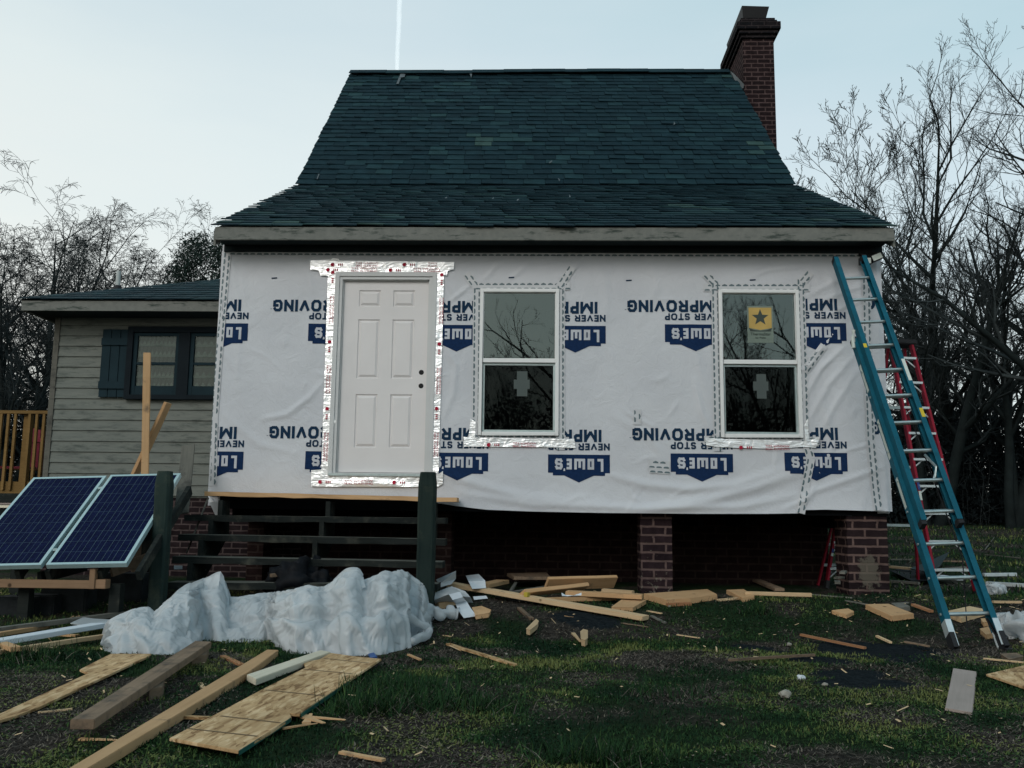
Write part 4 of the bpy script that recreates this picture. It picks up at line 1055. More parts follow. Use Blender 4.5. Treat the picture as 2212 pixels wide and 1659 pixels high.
# hip: left slope edge runs from the left eave corner to top
xl_t = f0.x + (yt-YE)*.62
n = 14
random.seed(8)
for r in range(n):
    t0, t1 = r/n, (r+1.25)/n
    ya, yb3 = YE-.03+(yt-YE)*t0, YE-.03+(yt-YE)*min(1, t1); za, zb3 = zfa+(zt-zfa)*t0, zfa+(zt-zfa)*min(1, t1)
    xa = f0.x-.03+(xl_t-f0.x)*t0; x = xa
    while x < XL-.01:
        wd = random.uniform(.24, .36); b_ = min(x+wd-.006, XL-.01); hh_ = .014+random.uniform(0, .006)
        ar.add([(x, ya, za+hh_), (b_, ya, za+hh_), (b_, yb3, zb3+.003), (x+.1*(yb3-ya), yb3, zb3+.003), (x, ya, za+hh_-.012), (b_, ya, za+hh_-.012)], [(0,1,2,3),(0,4,5,1)], 0, random.random()*.75)
        x += wd
ar.add([(f0.x-.02, YE-.02, zfa-.002), (XL-.01, YE-.02, zfa-.002), (XL-.01, yt, zt-.004), (xl_t, yt, zt-.004), (xl_t, yt+.6, zt-.004), (f0.x-.02, YA+6.5, zfa-.002), (XL-.01, yt+1.2, zt-.3)], [(0,1,2,3),(0,3,4,5),(3,2,6,4)], 1, .2)
ar.build('roof', [M['slate'], M['dark_slate']], annex)
vp = MB(); p = W(254, 622, YE+1.3); q = W(254, 586, YE+1.3); vp.tube([(p.x, p.y, p.z-.05), (p.x, p.y, q.z)], .030, 14); v_ = vp.build('vent_pipe', M['pipe'], annex, smooth=False)
bt = MB(); bt.tube([(p.x, p.y, p.z-.06), (p.x, p.y, p.z+.03)], [.075, .045], 12); bt.build('rubber_boot', M['rubber'], v_)
# annex window: wide frame, two sashes
yw = YA-.05
def RW(l_, t_2, r_, b2, Y): a1 = W(l_, t_2, Y); a2 = W(r_, b2, Y); return a1.x, a2.x, a2.z, a1.z
X0, X1, Z0, Z1 = RW(279, 706, 500, 864, yw)
X1 = XL-.03 if X1 > XL else X1; X1 = XL-.02
aw = MB(); t = .07
for (a, b_, c_, d_) in ((X0, X0+t, Z0, Z1), (X0+t, X1, Z1-t, Z1), (X0+t, X1, Z0, Z0+.055)): aw.box(a, b_, yw-.03, YA+.05, c_, d_)
awin = aw.build('window', M['trim_navy'], annex, bevel=.003)
XM0, XM1 = W(385, 780, yw).x, W(409, 780, yw).x
for (a, b_) in ((X0+t, XM0), (XM1, X1)):
    s_ = MB(); zc0, zc1 = Z0+.055, Z1-t; w2 = .05
    for q in ((a, a+w2, zc0, zc1), (b_-w2*.8, b_, zc0, zc1), (a+w2, b_-w2*.8, zc1-.04, zc1), (a+w2, b_-w2*.8, zc0, zc0+.11)): s_.box(q[0], q[1], yw, yw+.03, q[2], q[3])
    zmid = W(330, 785, yw).z; s_.box(a+w2, b_-w2*.8, yw, yw+.03, zmid-.016, zmid+.016)
    s_.build('sash', M['trim_blue'], awin, bevel=.002)
    g_ = MB(); g_.add([(a+.02, yw+.016, zc0), (b_-.02, yw+.016, zc0), (b_-.02, yw+.016, zc1), (a+.02, yw+.016, zc1)], [(0,1,2,3)]); g_.build('pane', M['glass_plain'], awin)
    c2 = MB(); nn = 40
    vs = []
    for i in range(nn+1): xx = a+(b_-a)*i/nn; yy = yw+.036+.004*math.sin(i*1.7); vs += [(xx, yy, zc0), (xx, yy, zc1)]
    c2.add(vs, [(2*i, 2*i+2, 2*i+3, 2*i+1) for i in range(nn)]); c2.build('curtain', M['curtain'], awin)
ms = MB(); ms.box(XM0, XM1, yw-.02, YA+.03, Z0+.055, Z1-t); ms.build('mullion', M['trim_navy'], awin)
# shutter left of the window
X0, X1, Z0, Z1 = RW(222, 711, 279, 858, YA-.06)
X1 = W(276, 780, YA-.06).x
sh = MB(); nb = 3; pw = (X1-X0)/nb
for i in range(nb): sh.box(X0+i*pw+.003, X0+(i+1)*pw-.003, YA-.055, YA-.03, Z0, Z1)
for zz in (Z1-.20, Z0+.10): sh.box(X0, X1, YA-.075, YA-.056, zz, zz+.09)
shu = sh.build('shutter', M['trim_blue'], annex, bevel=.003)

# ------------------------------------------------------------------ deck on the far left
YD = YA+1.3
deck = empty('timber_deck', (-6.3, YD, .2), 'new timber deck with baluster railing at the left of the side wing', 'deck')
dp = lambda a, b_: W(a, b_, YD)
rl = MB(); a, b_ = dp(-160, 886), dp(112, 890); rl.box(a.x, b_.x, YD-.06, YD+.06, b_.z-.03, b_.z+.012); rl.build('handrail', M['deck_wood'], deck)
rl = MB(); c_ = dp(100, 1056); rl.box(a.x, b_.x, YD-.02, YD+.02, dp(0,1070).z, dp(0,1040).z); rl.build('rim_joist', M['deck_wood'], deck)
zt2 = b_.z-.032; zb2 = dp(0,1058).z
bx0 = a.x
for i in range(22):
    px = -152 + i*15.4*1.0
    if 46 < px < 60 or px > 108: continue
    p = dp(px, 960); bl = MB(); bl.box(p.x-.017, p.x+.017, YD-.055, YD-.021, zb2, zt2); bl.build('baluster', M['deck_wood'], deck)
for px in (52, -90): p = dp(px, 960); bl = MB(); bl.box(p.x-.045, p.x+.045, YD+.021, YD+.11, .1, zt2); bl.build('post', M['deck_wood'], deck)
fl2 = MB(); fl2.box(a.x, b_.x, YD+.021, YD+3, zb2-.02, zb2+.01); fl2.build('deck_floor', M['deck_wood'], deck)
# white boards stacked by the deck foot
for i, (y0_, y1_, m_, lb) in enumerate(((1073,1080,'wood_white','upper white board of the pair stuck out behind the left solar panel'),(1080,1090,'wood_pink','pinkish board sandwiched between white boards behind the left solar panel'),(1090,1097,'wood_white','lower white board of the pair stuck out behind the left solar panel'))):
    mb = MB(); p = W(-60, y0_, -.2); q = W(31-i*2, y1_, -.2); mb.box(p.x, q.x, -.2, -.02, q.z, p.z-.002); o_ = mb.build('stacked_board', M[m_], frame=((q.x,-.1,q.z),(1,0,0))); tag(o_, lb, 'board', 'boards behind the solar panels')
# red chair glimpsed through the balusters
ch = empty('garden_chair', (W(70, 980, YD+.8).x, YD+.8, zb2), 'crimson plastic garden chair seen through the deck balusters', 'chair')
p0, p1 = W(54, 925, YD+.8), W(92, 1010, YD+.8)
mb = MB(); 
for i in range(5):
    xx = p0.x+(p1.x-p0.x)*i/5; mb.box(xx, xx+(p1.x-p0.x)/5-.012, YD+.8, YD+.825, p1.z, p0.z-.02*abs(i-2))
mb.box(p0.x, p1.x, YD+.777, YD+.798, p0.z-.2, p0.z-.14); mb.build('backrest', M['red_cloth'], ch)
mb = MB(); mb.box(p0.x-.05, p1.x+.05, YD+.3, YD+.79, p1.z-.04, p1.z-.01); mb.build('seat', M['red_cloth'], ch)
for (xx, yy) in ((p0.x, YD+.32), (p1.x-.03, YD+.32), (p0.x, YD+.75), (p1.x-.03, YD+.75)):
    mb = MB(); mb.box(xx, xx+.035, yy, yy+.035, zb2+.01, p1.z-.041); mb.build('leg', M['red_cloth'], ch)

# ------------------------------------------------------------------ steps up to the door
steps = empty('wooden_steps', (0, -.8, .2), 'old blackened open riser wooden steps below the front door', 'steps')
def level_board(pa, pb, Y, w_, t_, mat, parent, name, tilt=0.0, lab=None, ext=0):
    A, B = W(*pa, Y), W(*pb, Y); A.z -= t_/2; B.z -= t_/2
    A.y += w_/2; B.y += w_/2
    mb = MB(); n = 14; rr = random.Random(int(pa[0]+pa[1]))
    pr_ = [A.lerp(B, i/n) for i in range(n+1)]; vs = []
    for i, p in enumerate(pr_):
        e = [rr.uniform(-.006, .006) for _ in range(4)]
        vs += [p+Vector((0,-w_/2+e[0],-t_/2+e[1])), p+Vector((0,w_/2,-t_/2)), p+Vector((0,w_/2,t_/2)), p+Vector((0,-w_/2+e[2],t_/2+e[3]*.5))]
    fs = [(i*4+j, i*4+(j+1) % 4, (i+1)*4+(j+1) % 4, (i+1)*4+j) for i in range(n) for j in range(4)] + [(3,2,1,0), tuple(n*4+k for k in range(4))]
    mb.add(vs, fs)
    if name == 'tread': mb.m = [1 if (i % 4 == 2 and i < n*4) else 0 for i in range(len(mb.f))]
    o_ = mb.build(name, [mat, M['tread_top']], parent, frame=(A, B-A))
    if lab: tag(o_, lab)
    return o_
level_board((442,1061),(987,1075), -.30, .24, .043, M['wood'], steps, 'top_plank', lab='new pale pine plank across the top of the steps')
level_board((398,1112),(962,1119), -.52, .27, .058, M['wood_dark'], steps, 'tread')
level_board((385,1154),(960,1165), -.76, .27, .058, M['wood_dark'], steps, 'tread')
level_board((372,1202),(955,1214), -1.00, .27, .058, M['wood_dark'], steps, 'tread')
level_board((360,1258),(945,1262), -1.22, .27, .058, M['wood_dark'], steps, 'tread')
for px in (455, 693, 925):
    x = W(px, 1100, -.5).x; mb = MB()
    zt_ = W(700, 1072, -.3).z-.05
    prof = [(-.08, zt_), (-.30, zt_), (-.30, W(700,1117,-.5).z-.042), (-.54, W(700,1117,-.5).z-.042), (-.54, W(700,1160,-.78).z-.042), (-.78, W(700,1160,-.78).z-.042), (-.78, W(700,1209,-1.).z-.042), (-1.02, W(700,1209,-1.).z-.042), (-1.02, W(700,1261,-1.24).z-.042), (-1.24, W(700,1261,-1.24).z-.042), (-1.24, .12), (-1.0, .12), (-.05, zt_-.35)]
    n = len(prof); vs = [(x, y, z) for y, z in prof]+[(x+.045, y, z) for y, z in prof]
    mb.add(vs, [tuple(range(n)), tuple(range(2*n-1, n-1, -1))]+[(i, (i+1) % n, (i+1) % n+n, i+n) for i in range(n)]); mb.build('stringer', M['wood_dark'], steps)
def post(pxl, pxr, pyt, Y, lab):
    a, b_ = W(pxl, pyt, Y), W(pxr, pyt, Y); w_ = b_.x-a.x; z0 = gz(a.x, Y)-.05; zt_ = a.z; mb = MB(); c = .018
    n = 12; vs = []
    rr = random.Random(int(pxl))
    ring = [(c,0),(w_-c,0),(w_,c),(w_,w_-c),(w_-c,w_),(c,w_),(0,w_-c),(0,c)]
    lean = (W(pxl-7, 1300, Y).x - a.x)*0
    for i in range(n+1):
        t = i/n; z = z0+(zt_-z0)*t; sh = 0 if i < n else .012
        for (u, v) in ring: vs.append((a.x+u+(sh if u < w_/2 else -sh)+rr.uniform(-.002,.002), Y+v+(sh if v < w_/2 else -sh)+rr.uniform(-.002,.002), z-(0.0 if i < n else 0)))
    fs = [(i*8+j, i*8+(j+1) % 8, (i+1)*8+(j+1) % 8, (i+1)*8+j) for i in range(n) for j in range(8)]+[tuple(range(7,-1,-1)), tuple(n*8+k for k in range(8))]
    mb.add(vs, fs); o_ = mb.build('post', M['wood_post'], frame=((a.x+w_/2, Y+w_/2, z0), (0,0,1)))
    tag(o_, lab, 'post', 'square green treated posts flanking the steps'); return o_
post(335, 367, 1017, -1.52, 'mossy square post partly hiding the right solar panel')
post(904, 941, 1019, -1.48, 'mossy square post rising in front of the door foot')

# ------------------------------------------------------------------ boards, sheets and scraps
def slab(name, pix, lift, t_, mat, lab, cat, group=None, side=None, warp=0.0, kids=None):
    """pix: outline of the top face; it lies lift above the ground"""
    P = [G(a, b_, lift) for a, b_ in pix]
    ar_ = sum(P[i].x*P[(i+1) % len(P)].y - P[(i+1) % len(P)].x*P[i].y for i in range(len(P)))
    if ar_ < 0: P = P[::-1]
    L = max(range(len(P)), key=lambda i: (P[i]-P[(i+1) % len(P)]).length); d = P[(L+1) % len(P)]-P[L]
    c_ = sum(P, Vector())/len(P); mb = MB(); mb.prism(P, (0,0,-t_))
    o_ = mb.build(name, [mat], frame=(c_, d), bevel=min(.003, t_*.15)); return tag(o_, lab, cat, group)
def board(name, A, B, w_, t_, mat, lab, cat, group=None, lift=0.0, lift2=None, roll=0.0, taper=1.0):
    lift2 = lift if lift2 is None else lift2
    a, b_ = G(*A, lift+t_), G(*B, lift2+t_); a.z -= t_/2; b_.z -= t_/2; d = (b_-a)
    s_ = Vector((0,0,1)).cross(d).normalized(); n_ = d.cross(s_).normalized()
    s2 = s_*math.cos(roll) + n_*math.sin(roll); n2 = n_*math.cos(roll)-s_*math.sin(roll)
    mb = MB(); rr = random.Random(int(A[0]*7+B[1])); n = max(2, int(d.length/.25)); vs = []
    for i in range(n+1):
        t = i/n; p = a+d*t; k = 1+(taper-1)*t; e = rr.uniform(-.0015, .0015)
        sk = 0
        for (u, v) in ((-1,-1),(1,-1),(1,1),(-1,1)): vs.append(p+s2*(u*w_/2*k)+n2*(v*t_/2*(k if taper < 1 else 1)+e))
    mb.add(vs, [(i*4+j, i*4+(j+1) % 4, (i+1)*4+(j+1) % 4, (i+1)*4+j) for i in range(n) for j in range(4)]+[(3,2,1,0), tuple(n*4+q for q in range(4))])
    o_ = mb.build(name, mat, frame=((a+b_)/2, d), bevel=min(.003, t_*.12) if t_ > .02 else 0); return tag(o_, lab, cat, group)
GL1, GL2, GL3 = 'lumber lying in the left foreground', 'lumber offcuts along the front of the house', 'offcuts around the ladder feet'
slab('strand_board_strip', [(172,1446),(239,1412),(327,1412),(322,1417),(85,1527),(35,1546),(-70,1575),(-70,1562),(0,1541),(190,1454)], .030, .013, M['osb'], 'long notched strip of strand board at the far left foreground', 'board', GL1)
slab('plank', [(152,1554),(422,1384),(457,1386),(205,1554)], .105, .040, M['wood_old'], 'dark weathered plank raised on two blocks in the left foreground', 'plank', GL1)
for (A, B, lb) in (((322,1488),(356,1470),'small block under the middle of the dark weathered plank'), ((415,1418),(452,1400),'small block under the far end of the dark weathered plank')):
    slab('support_block', [A, (A[0]+14, A[1]-16), B, (B[0]-6, B[1]+14)], .066, .064, M['wood_old'], lb, 'block')
slab('two_by_four', [(110,1682),(577,1403),(602,1404),(540,1450),(190,1659),(150,1683)], .050, .042, M['wood'], 'long new pine stud running diagonally out of the bottom of the lawn', 'plank', GL1)
slab('white_board', [(533,1457),(692,1404),(714,1408),(553,1467)], .05, .035, M['wood_white'], 'short white painted board between the long stud and the big strand board sheet', 'board', GL1)
osbpix = [(366,1594),(515,1621.5),(585,1580),(630,1549),(626,1541),(648,1542),(660,1532),(754,1470),(824,1423),(770,1418),(713,1410),(690,1424),(655,1430),(661,1441),(560,1492),(474,1538)]
osb = slab('strand_board_sheet', osbpix, .040, .013, M['osb'], 'large broken strand board sheet with green painted edge on the grass', 'board', GL1)
ge = MB()
for (A, B) in (((515,1622),(628,1550)), ((649,1542),(754,1470.5))):
    a, b_ = G(*A, .040), G(*B, .040); d = (b_-a).normalized(); nrm = Vector((d.y, -d.x, 0))
    if nrm.y > 0: nrm = -nrm
    q = [a+nrm*.003, b_+nrm*.003, b_+nrm*.003-Vector((0,0,.018)), a+nrm*.003-Vector((0,0,.018))]; ge.add(q+[v-nrm*.002 for v in q], [(0,1,2,3),(7,6,5,4),(0,4,5,1),(2,6,7,3)])
ge.build('painted_edge', M['green_edge'], osb)
lm = MB()
for (A, B) in (((799,1423-2) and (692,1421),(797,1432)), ((653,1445),(760,1455)), ((573,1490),(700,1503)), ((476,1546),(606,1561)), ((404,1573),(556,1590))):
    a, b_ = G(*A, .0415), G(*B, .0415); d = (b_-a).normalized(); nn = Vector((-d.y, d.x, 0))*.0065; lm.add([a-nn, b_-nn, b_+nn, a+nn], [(0,1,2,3)])
lm.build('scored_line', M['line'], osb)
spl = [((648,1543),(700,1560),.05,.010,'torn orange splinter hanging off the notch of the big sheet'),((655,1546),(746,1553),.03,.010,'long thin splinter pointing right from the notch of the big sheet'),((610,1571),(686,1561),.022,.008,'straight splinter lying below the notch of the big sheet'),((662,1560),(672,1540),.04,.008,'upright curled splinter beside the notch of the big sheet')]
for A, B, w_, t_, lb in spl: board('splinter', A, B, w_, t_, M['wood'], lb, 'splinter', 'splinters by the strand board', lift=.012, lift2=.02, taper=.35)
board('stick', (481,1415), (522,1434), .035, .014, M['wood_red'], 'reddish offcut touching the far end of the long stud', 'stick', lift=.012)
board('wood_chip', (432,1475), (440,1485), .025, .014, M['wood_pale'], 'tiny pale chip beside the long diagonal stud', 'chip', lift=.01)
board('splinter', (172,1595), (258,1596), .03, .008, M['wood'], 'frayed pale splinter left of the long stud near the bottom', 'splinter', lift=.012, taper=.4)
board('stick', (82,1537), (156,1530), .012, .008, M['wood_pale'], 'thin straight pale stick below the long strand board strip', 'stick', lift=.012)
board('green_edged_strip', (388,1546), (452,1548), .03, .012, M['osb'], 'short green edged strip left of the big strand board sheet', 'strip', lift=.012)
board('stick', (736,1622), (829,1639), .026, .010, M['wood'], 'lone flat splinter at the bottom centre of the lawn', 'stick', lift=.014)
gs = board('green_edged_strip', (968,1389), (1112,1434), .035, .014, M['osb'], 'long thin green edged strip in the middle of the lawn', 'strip', lift=.014)
mb = MB(); a, b_ = G(968,1393,.014), G(1108,1437,.014); mb.bar(a, b_, .004, .02, (b_-a).cross(Vector((0,0,1)))); mb.build('painted_edge', M['green_edge'], gs)
board('stick', (882,1412), (908,1423), .02, .010, M['wood'], 'short offcut on the grass right of the plastic sheet', 'stick', lift=.012)
board('stick', (957,1342+30), (975,1374), .012, .006, M['wood_pale'], 'tiny sliver above the green edged strip', 'stick', lift=.012)
slab('blue_scrap', [(795,1412),(808,1409),(815,1418),(801,1421)], .03, .012, M['blue_scrap'], 'small blue and white packaging scrap beside the plastic sheet', 'scrap')
# far left layered frames
LG = 'long boards stacked at the left edge'
board('long_board', (-60,1362), (268,1321), .07, .035, M['wood_grey'], 'rearmost long board of the stack at the left edge', 'board', LG, lift=.04)
board('long_board', (-40,1372), (104,1349), .05, .03, M['wood'], 'short pale board second from the back of the left stack', 'board', LG, lift=.03)
board('long_board', (-60,1390), (234,1343), .12, .035, M['paper'], 'wide pale grey board in the middle of the left stack', 'board', LG, lift=.05)
board('long_board', (-40,1409), (233,1369), .045, .03, M['wood_pale'], 'frontmost thin board of the stack at the left edge', 'board', LG, lift=.02)
board('cross_board', (-20,1378), (36,1397), .07, .03, M['wood'], 'short board lying across the left stack', 'board', lift=.045)
board('stick', (48,1400), (78,1405), .05, .012, M['wood_pale'], 'small pale offcut just in front of the left stack', 'stick', lift=.01)
board('stick', (116,1369), (168,1371), .05, .014, M['wood'], 'small tan offcut between the boards of the left stack', 'stick', lift=.01)
slab('plastic_scrap', [(152,1346),(180,1333),(200,1336),(236,1338),(232,1345),(180,1350)], .09, .006, M['plastic'], 'torn scrap of white plastic lying on the left stack', 'plastic sheet')
# dark blocks below the solar panels
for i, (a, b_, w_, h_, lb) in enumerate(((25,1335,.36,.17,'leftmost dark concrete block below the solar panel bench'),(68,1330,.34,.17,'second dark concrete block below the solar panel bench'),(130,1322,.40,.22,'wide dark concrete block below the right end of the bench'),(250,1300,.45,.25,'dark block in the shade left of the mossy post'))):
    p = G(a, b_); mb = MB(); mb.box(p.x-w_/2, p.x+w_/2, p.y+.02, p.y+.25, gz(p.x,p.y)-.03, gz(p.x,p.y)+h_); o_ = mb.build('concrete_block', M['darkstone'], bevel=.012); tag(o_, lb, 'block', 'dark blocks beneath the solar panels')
# near the house
def B_(*a, **k): return board('offcut', *a, **k)
board('long_plank', (974,1258), (1395,1330), .135, .038, M['wood_pale'], 'longest pale plank reaching diagonally from the post across the rubble', 'plank', GL2, lift=.075, lift2=.01)
board('offcut', (1180,1256), (1329,1252), .14, .038, M['wood'], 'wide board tilted at the back of the pile, under the wrap edge', 'board', GL2, lift=.10, roll=-.9)
board('offcut', (1128,1277), (1266,1262), .10, .038, M['wood'], 'board with a dark knot sloping in front of the tilted wide board', 'board', GL2, lift=.07, roll=-.5)
board('offcut', (1102,1277), (1117,1253), .03, .02, M['wood_grey'], 'small grey stick standing at the left of the pile', 'stick', GL2, lift=.03, lift2=.05)
board('offcut', (1105,1278), (1180,1265), .05, .03, M['wood_grey'], 'grey board behind the long plank at the left of the pile', 'board', GL2, lift=.04)
board('offcut', (1224,1276), (1388,1284), .15, .04, M['wood'], 'thick board ending just left of the middle pier', 'board', GL2, lift=.05)
board('offcut', (1182,1291), (1330,1287), .09, .038, M['wood'], 'board under the thick board, just above the long plank', 'board', GL2, lift=.01)
board('offcut', (1302,1271), (1368,1276), .07, .03, M['wood_pale'], 'short pale piece left of the pier at the back of the pile', 'board', GL2, lift=.05)
slab('offcut', [(1321,1311),(1345,1294),(1396,1295.5),(1367,1312)], .045, .04, M['wood'], 'square block lying in front of the pile beside the long plank', 'block', GL2)
slab('offcut', [(1390,1282),(1528,1272.5),(1549.5,1283.5),(1492,1292),(1440,1296)], .055, .050, M['wood'], 'broad board with a cut corner right of the middle pier', 'board', GL2)
board('offcut', (1440,1303), (1492,1301), .05, .03, M['wood_red'], 'split orange piece under the broad cut corner board', 'board', GL2, lift=.0)
slab('offcut', [(1569,1274),(1607,1272.5),(1630,1287),(1603,1291)], .045, .04, M['wood'], 'short thick board pointing at the camera right of the broad board', 'board', GL2)
board('offcut', (1609,1277), (1753,1281), .05, .035, M['wood_pale'], 'long narrow board resting behind the short thick one', 'board', GL2, lift=.03)
board('offcut', (1550,1294), (1600,1290), .025, .02, M['wood_pale'], 'thin strip joining the broad board and the short thick one', 'strip', GL2, lift=.005)
board('offcut', (1612,1242), (1684,1271), .10, .03, M['wood_old'], 'dim brown board lying under the house right of the middle pier', 'board', GL2, lift=.02)
board('offcut', (1041,1262), (1086,1252), .14, .038, M['wood'], 'short board with an angled end behind the white paper', 'board', GL2, lift=.06)
slab('offcut', [(1020,1312),(1040,1309),(1060,1317),(1056,1324),(1028,1328)], .045, .04, M['wood'], 'stubby block at the foot of the white paper strip', 'block', GL2)
slab('offcut', [(940,1290),(972,1284),(985,1294),(948,1304)], .07, .05, M['wood_pale'], 'tan block leaning between the post and the paper', 'block', GL2)
slab('offcut', [(1095,1238),(1180,1236),(1190,1246),(1110,1246)], .12, .03, M['wood_old'], 'brown board in the shade behind the pile under the house', 'board', GL2)
board('offcut', (875,1211), (906,1211), .07, .045, M['wood'], 'small pale block resting on the lowest tread beside the right post', 'block', GL2, lift=.30)
board('stick', (1121,1311), (1149,1335), .035, .02, M['wood_old'], 'short brown stick below the long plank', 'stick', lift=.015)
slab('wood_wedge', [(1137,1358),(1158,1337),(1163,1341),(1160,1348),(1145,1360)], .05, .045, M['wood_pale'], 'split wedge of wood below the short brown stick', 'block')
slab('wood_wedge', [(1254,1364),(1260,1359),(1269,1361),(1269,1378),(1264,1382),(1256,1380)], .06, .05, M['wood_pale'], 'chunky splintered chip standing in the middle of the lawn', 'chip')
board('splinter', (1238,1366), (1254,1384), .03, .012, M['wood_pale'], 'thin curved splinter beside the chunky chip', 'splinter', lift=.015, taper=.5)
board('stick', (1407,1329), (1437,1344), .025, .012, M['wood_grey'], 'grey stick off the end of the long plank', 'stick', lift=.012)
board('stick', (1220,1330), (1240,1332), .03, .01, M['wood'], 'chip lying on the dark patch below the long plank', 'chip', lift=.01)
board('stick', (1342,1345), (1400,1353), .012, .008, M['wood_old'], 'thin twig like sliver below the end of the long plank', 'stick', lift=.01)
board('stick', (1462,1370), (1512,1377), .010, .008, M['wood_pale'], 'thin pale wire like sliver in the open lawn', 'stick', lift=.012)
board('stick', (1398,1318), (1430,1324), .02, .01, M['wood_pale'], 'pale sliver just above the grey stick', 'stick', lift=.01)
board('stick', (1575,1423), (1759,1412), .022, .016, M['wood_old'], 'long level stick at the edge of the dark patch', 'stick', lift=.015)
board('stick', (1730,1369), (1869,1397), .028, .016, M['wood_red'], 'long orange stick sloping across the lawn toward the dark patch', 'stick', lift=.015)
board('stick', (1894,1372), (1924,1386), .022, .014, M['wood_pale'], 'short pale stick at the top rim of the dark patch', 'stick', lift=.015)
board('stick', (1954,1384), (2007,1394), .02, .012, M['wood_old'], 'brown stick lying on the rim of the dark patch', 'stick', lift=.03)
slab('offcut', [(1869,1305),(1919,1304),(1974,1325),(1926,1331)], .05, .042, M['wood'], 'big thick offcut on the grass in front of the corner pier', 'block', GL3)
slab('offcut', [(1925,1302),(1948,1301),(1966,1309),(1940,1313)], .045, .04, M['wood_grey'], 'small greyish block behind the big thick offcut', 'block', GL3)
slab('offcut', [(1796,1318),(1832,1314),(1845,1320),(1828,1328)], .035, .03, M['wood'], 'flat block on the grass left of the big thick offcut', 'block', GL3)
slab('offcut', [(2039,1321),(2094,1309),(2134,1317),(2076,1334)], .05, .042, M['wood_pale'], 'pale diamond shaped offcut between the ladder rails', 'block', GL3)
slab('offcut', [(2119,1336),(2143,1335),(2147,1342),(2124,1344)], .045, .04, M['wood'], 'small block behind the bottom ladder rung', 'block', GL3)
slab('offcut', [(2164,1343),(2216,1325),(2230,1332),(2178,1350)], .07, .05, M['wood'], 'board jutting in from the right edge beside the ladder', 'board', GL3)
slab('offcut', [(2117,1358),(2134,1354),(2150,1366),(2130,1370)], .05, .045, M['wood'], 'orange ended block below the bottom ladder rung', 'block', GL3)
slab('foot_block', [(2161,1412),(2196,1410),(2210,1418),(2180,1424)], .03, .028, M['wood_old'], 'flat block wedged under the right ladder foot', 'block', GL3)
board('stick', (2125,1421), (2230,1431), .022, .010, M['wood_pale'], 'thin pale strip running off the right edge below the ladder', 'strip', lift=.012)
slab('strand_board_corner', [(2130,1456),(2212,1437),(2300,1420),(2330,1470),(2212,1484)], .035, .013, M['osb'], 'corner of a strand board sheet at the right edge of the lawn', 'board')
slab('cement_board', [(2059,1443),(2109,1450.5),(2100,1539),(2041.5,1529)], .028, .012, M['wood_pink'], 'pinkish grey rectangular panel lying flat near the right edge', 'board')
board('stick', (1826,1296), (1880,1306), .018, .01, M['wood_grey'], 'grey twig like strip left of the corner pier foot', 'stick', lift=.02)
board('stick', (1755,1283), (1840,1290), .02, .012, M['wood_grey'], 'thin strip between the narrow board and the corner pier', 'stick', lift=.01)
board('stick', (1935,1306) , (1960,1300), .03, .012, M['wood_grey'], 'grey strip right of the corner pier foot', 'stick', lift=.02)
board('stick', (1972,1304), (2012,1318), .04, .02, M['wood_red'], 'brown offcut left of the ladder behind the lawn edge', 'stick', GL3, lift=.02)
rs = random.Random(5)
for i, (a, b_, r, lb) in enumerate(((1730,1464,.026,'white stone beside the dark patch'),(1696,1500,.035,'brownish stone half sunk in the lawn'),(1705,1392,.02,'small tan stone above the dark patch'),(1782,1479,.018,'small grey stone on the dark patch'),(1823,1254,.06,'pale lump of rubble beside the corner pier foot'),(1446,1354-44,.014,'tiny pale stone above the middle of the lawn'),(1094,1457-44,.010,'tiny white speck of stone near the green edged strip'))):
    p = G(a, b_, r*.5); mb = MB(); vs = []
    bm = bmesh.new(); bmesh.ops.create_icosphere(bm, subdivisions=2, radius=r)
    for v in bm.verts: v.co *= rs.uniform(.78, 1.15); v.co.z *= .7; v.co += p
    bm.verts.ensure_lookup_table(); mb.add([v.co.copy() for v in bm.verts], [tuple(v.index for v in f.verts) for f in bm.faces]); bm.free()
    o_ = mb.build('stone', M['stone'] if i != 0 else M['paper']); tag(o_, lb, 'stone')

# sawdust chips and shavings trodden into the grass
nch = 900; cx9 = _rng.uniform(-4.5, 7.5, nch); cy9 = -.2-5.6*_rng.random(nch)**1.9
V9, F9 = [], []
for i in range(nch):
    x, y = float(cx9[i]), float(cy9[i]); l_ = _rng.uniform(.006, .022)*(2.2 if _rng.random() < .08 else 1); w9 = _rng.uniform(.003, .009); a = _rng.uniform(0, 2*PI); z = gz(x, y)+.018+_rng.uniform(0, .012); t9 = _rng.uniform(-.4, .4)
    ux, uy = math.cos(a)*l_, math.sin(a)*l_; vx, vy = -math.sin(a)*w9, math.cos(a)*w9; o9 = len(V9)
    V9 += [(x-ux-vx, y-uy-vy, z-l_*t9), (x+ux-vx*.5, y+uy-vy*.5, z+l_*t9), (x+ux+vx, y+uy+vy, z+l_*t9+.003), (x-ux+vx*.6, y-uy+vy*.6, z-l_*t9+.002)]; F9.append((o9, o9+1, o9+2, o9+3))
me = bpy.data.meshes.new('wood_chips'); np_mesh(me, np.array(V9), np.array(F9), smooth=False); me.materials.append(M['wood_pale'])
o_ = bpy.data.objects.new('wood_chips', me); C.objects.link(o_); tag(o_, 'tiny pale wood chips and shavings trodden into the lawn', 'wood chips', kind='stuff')
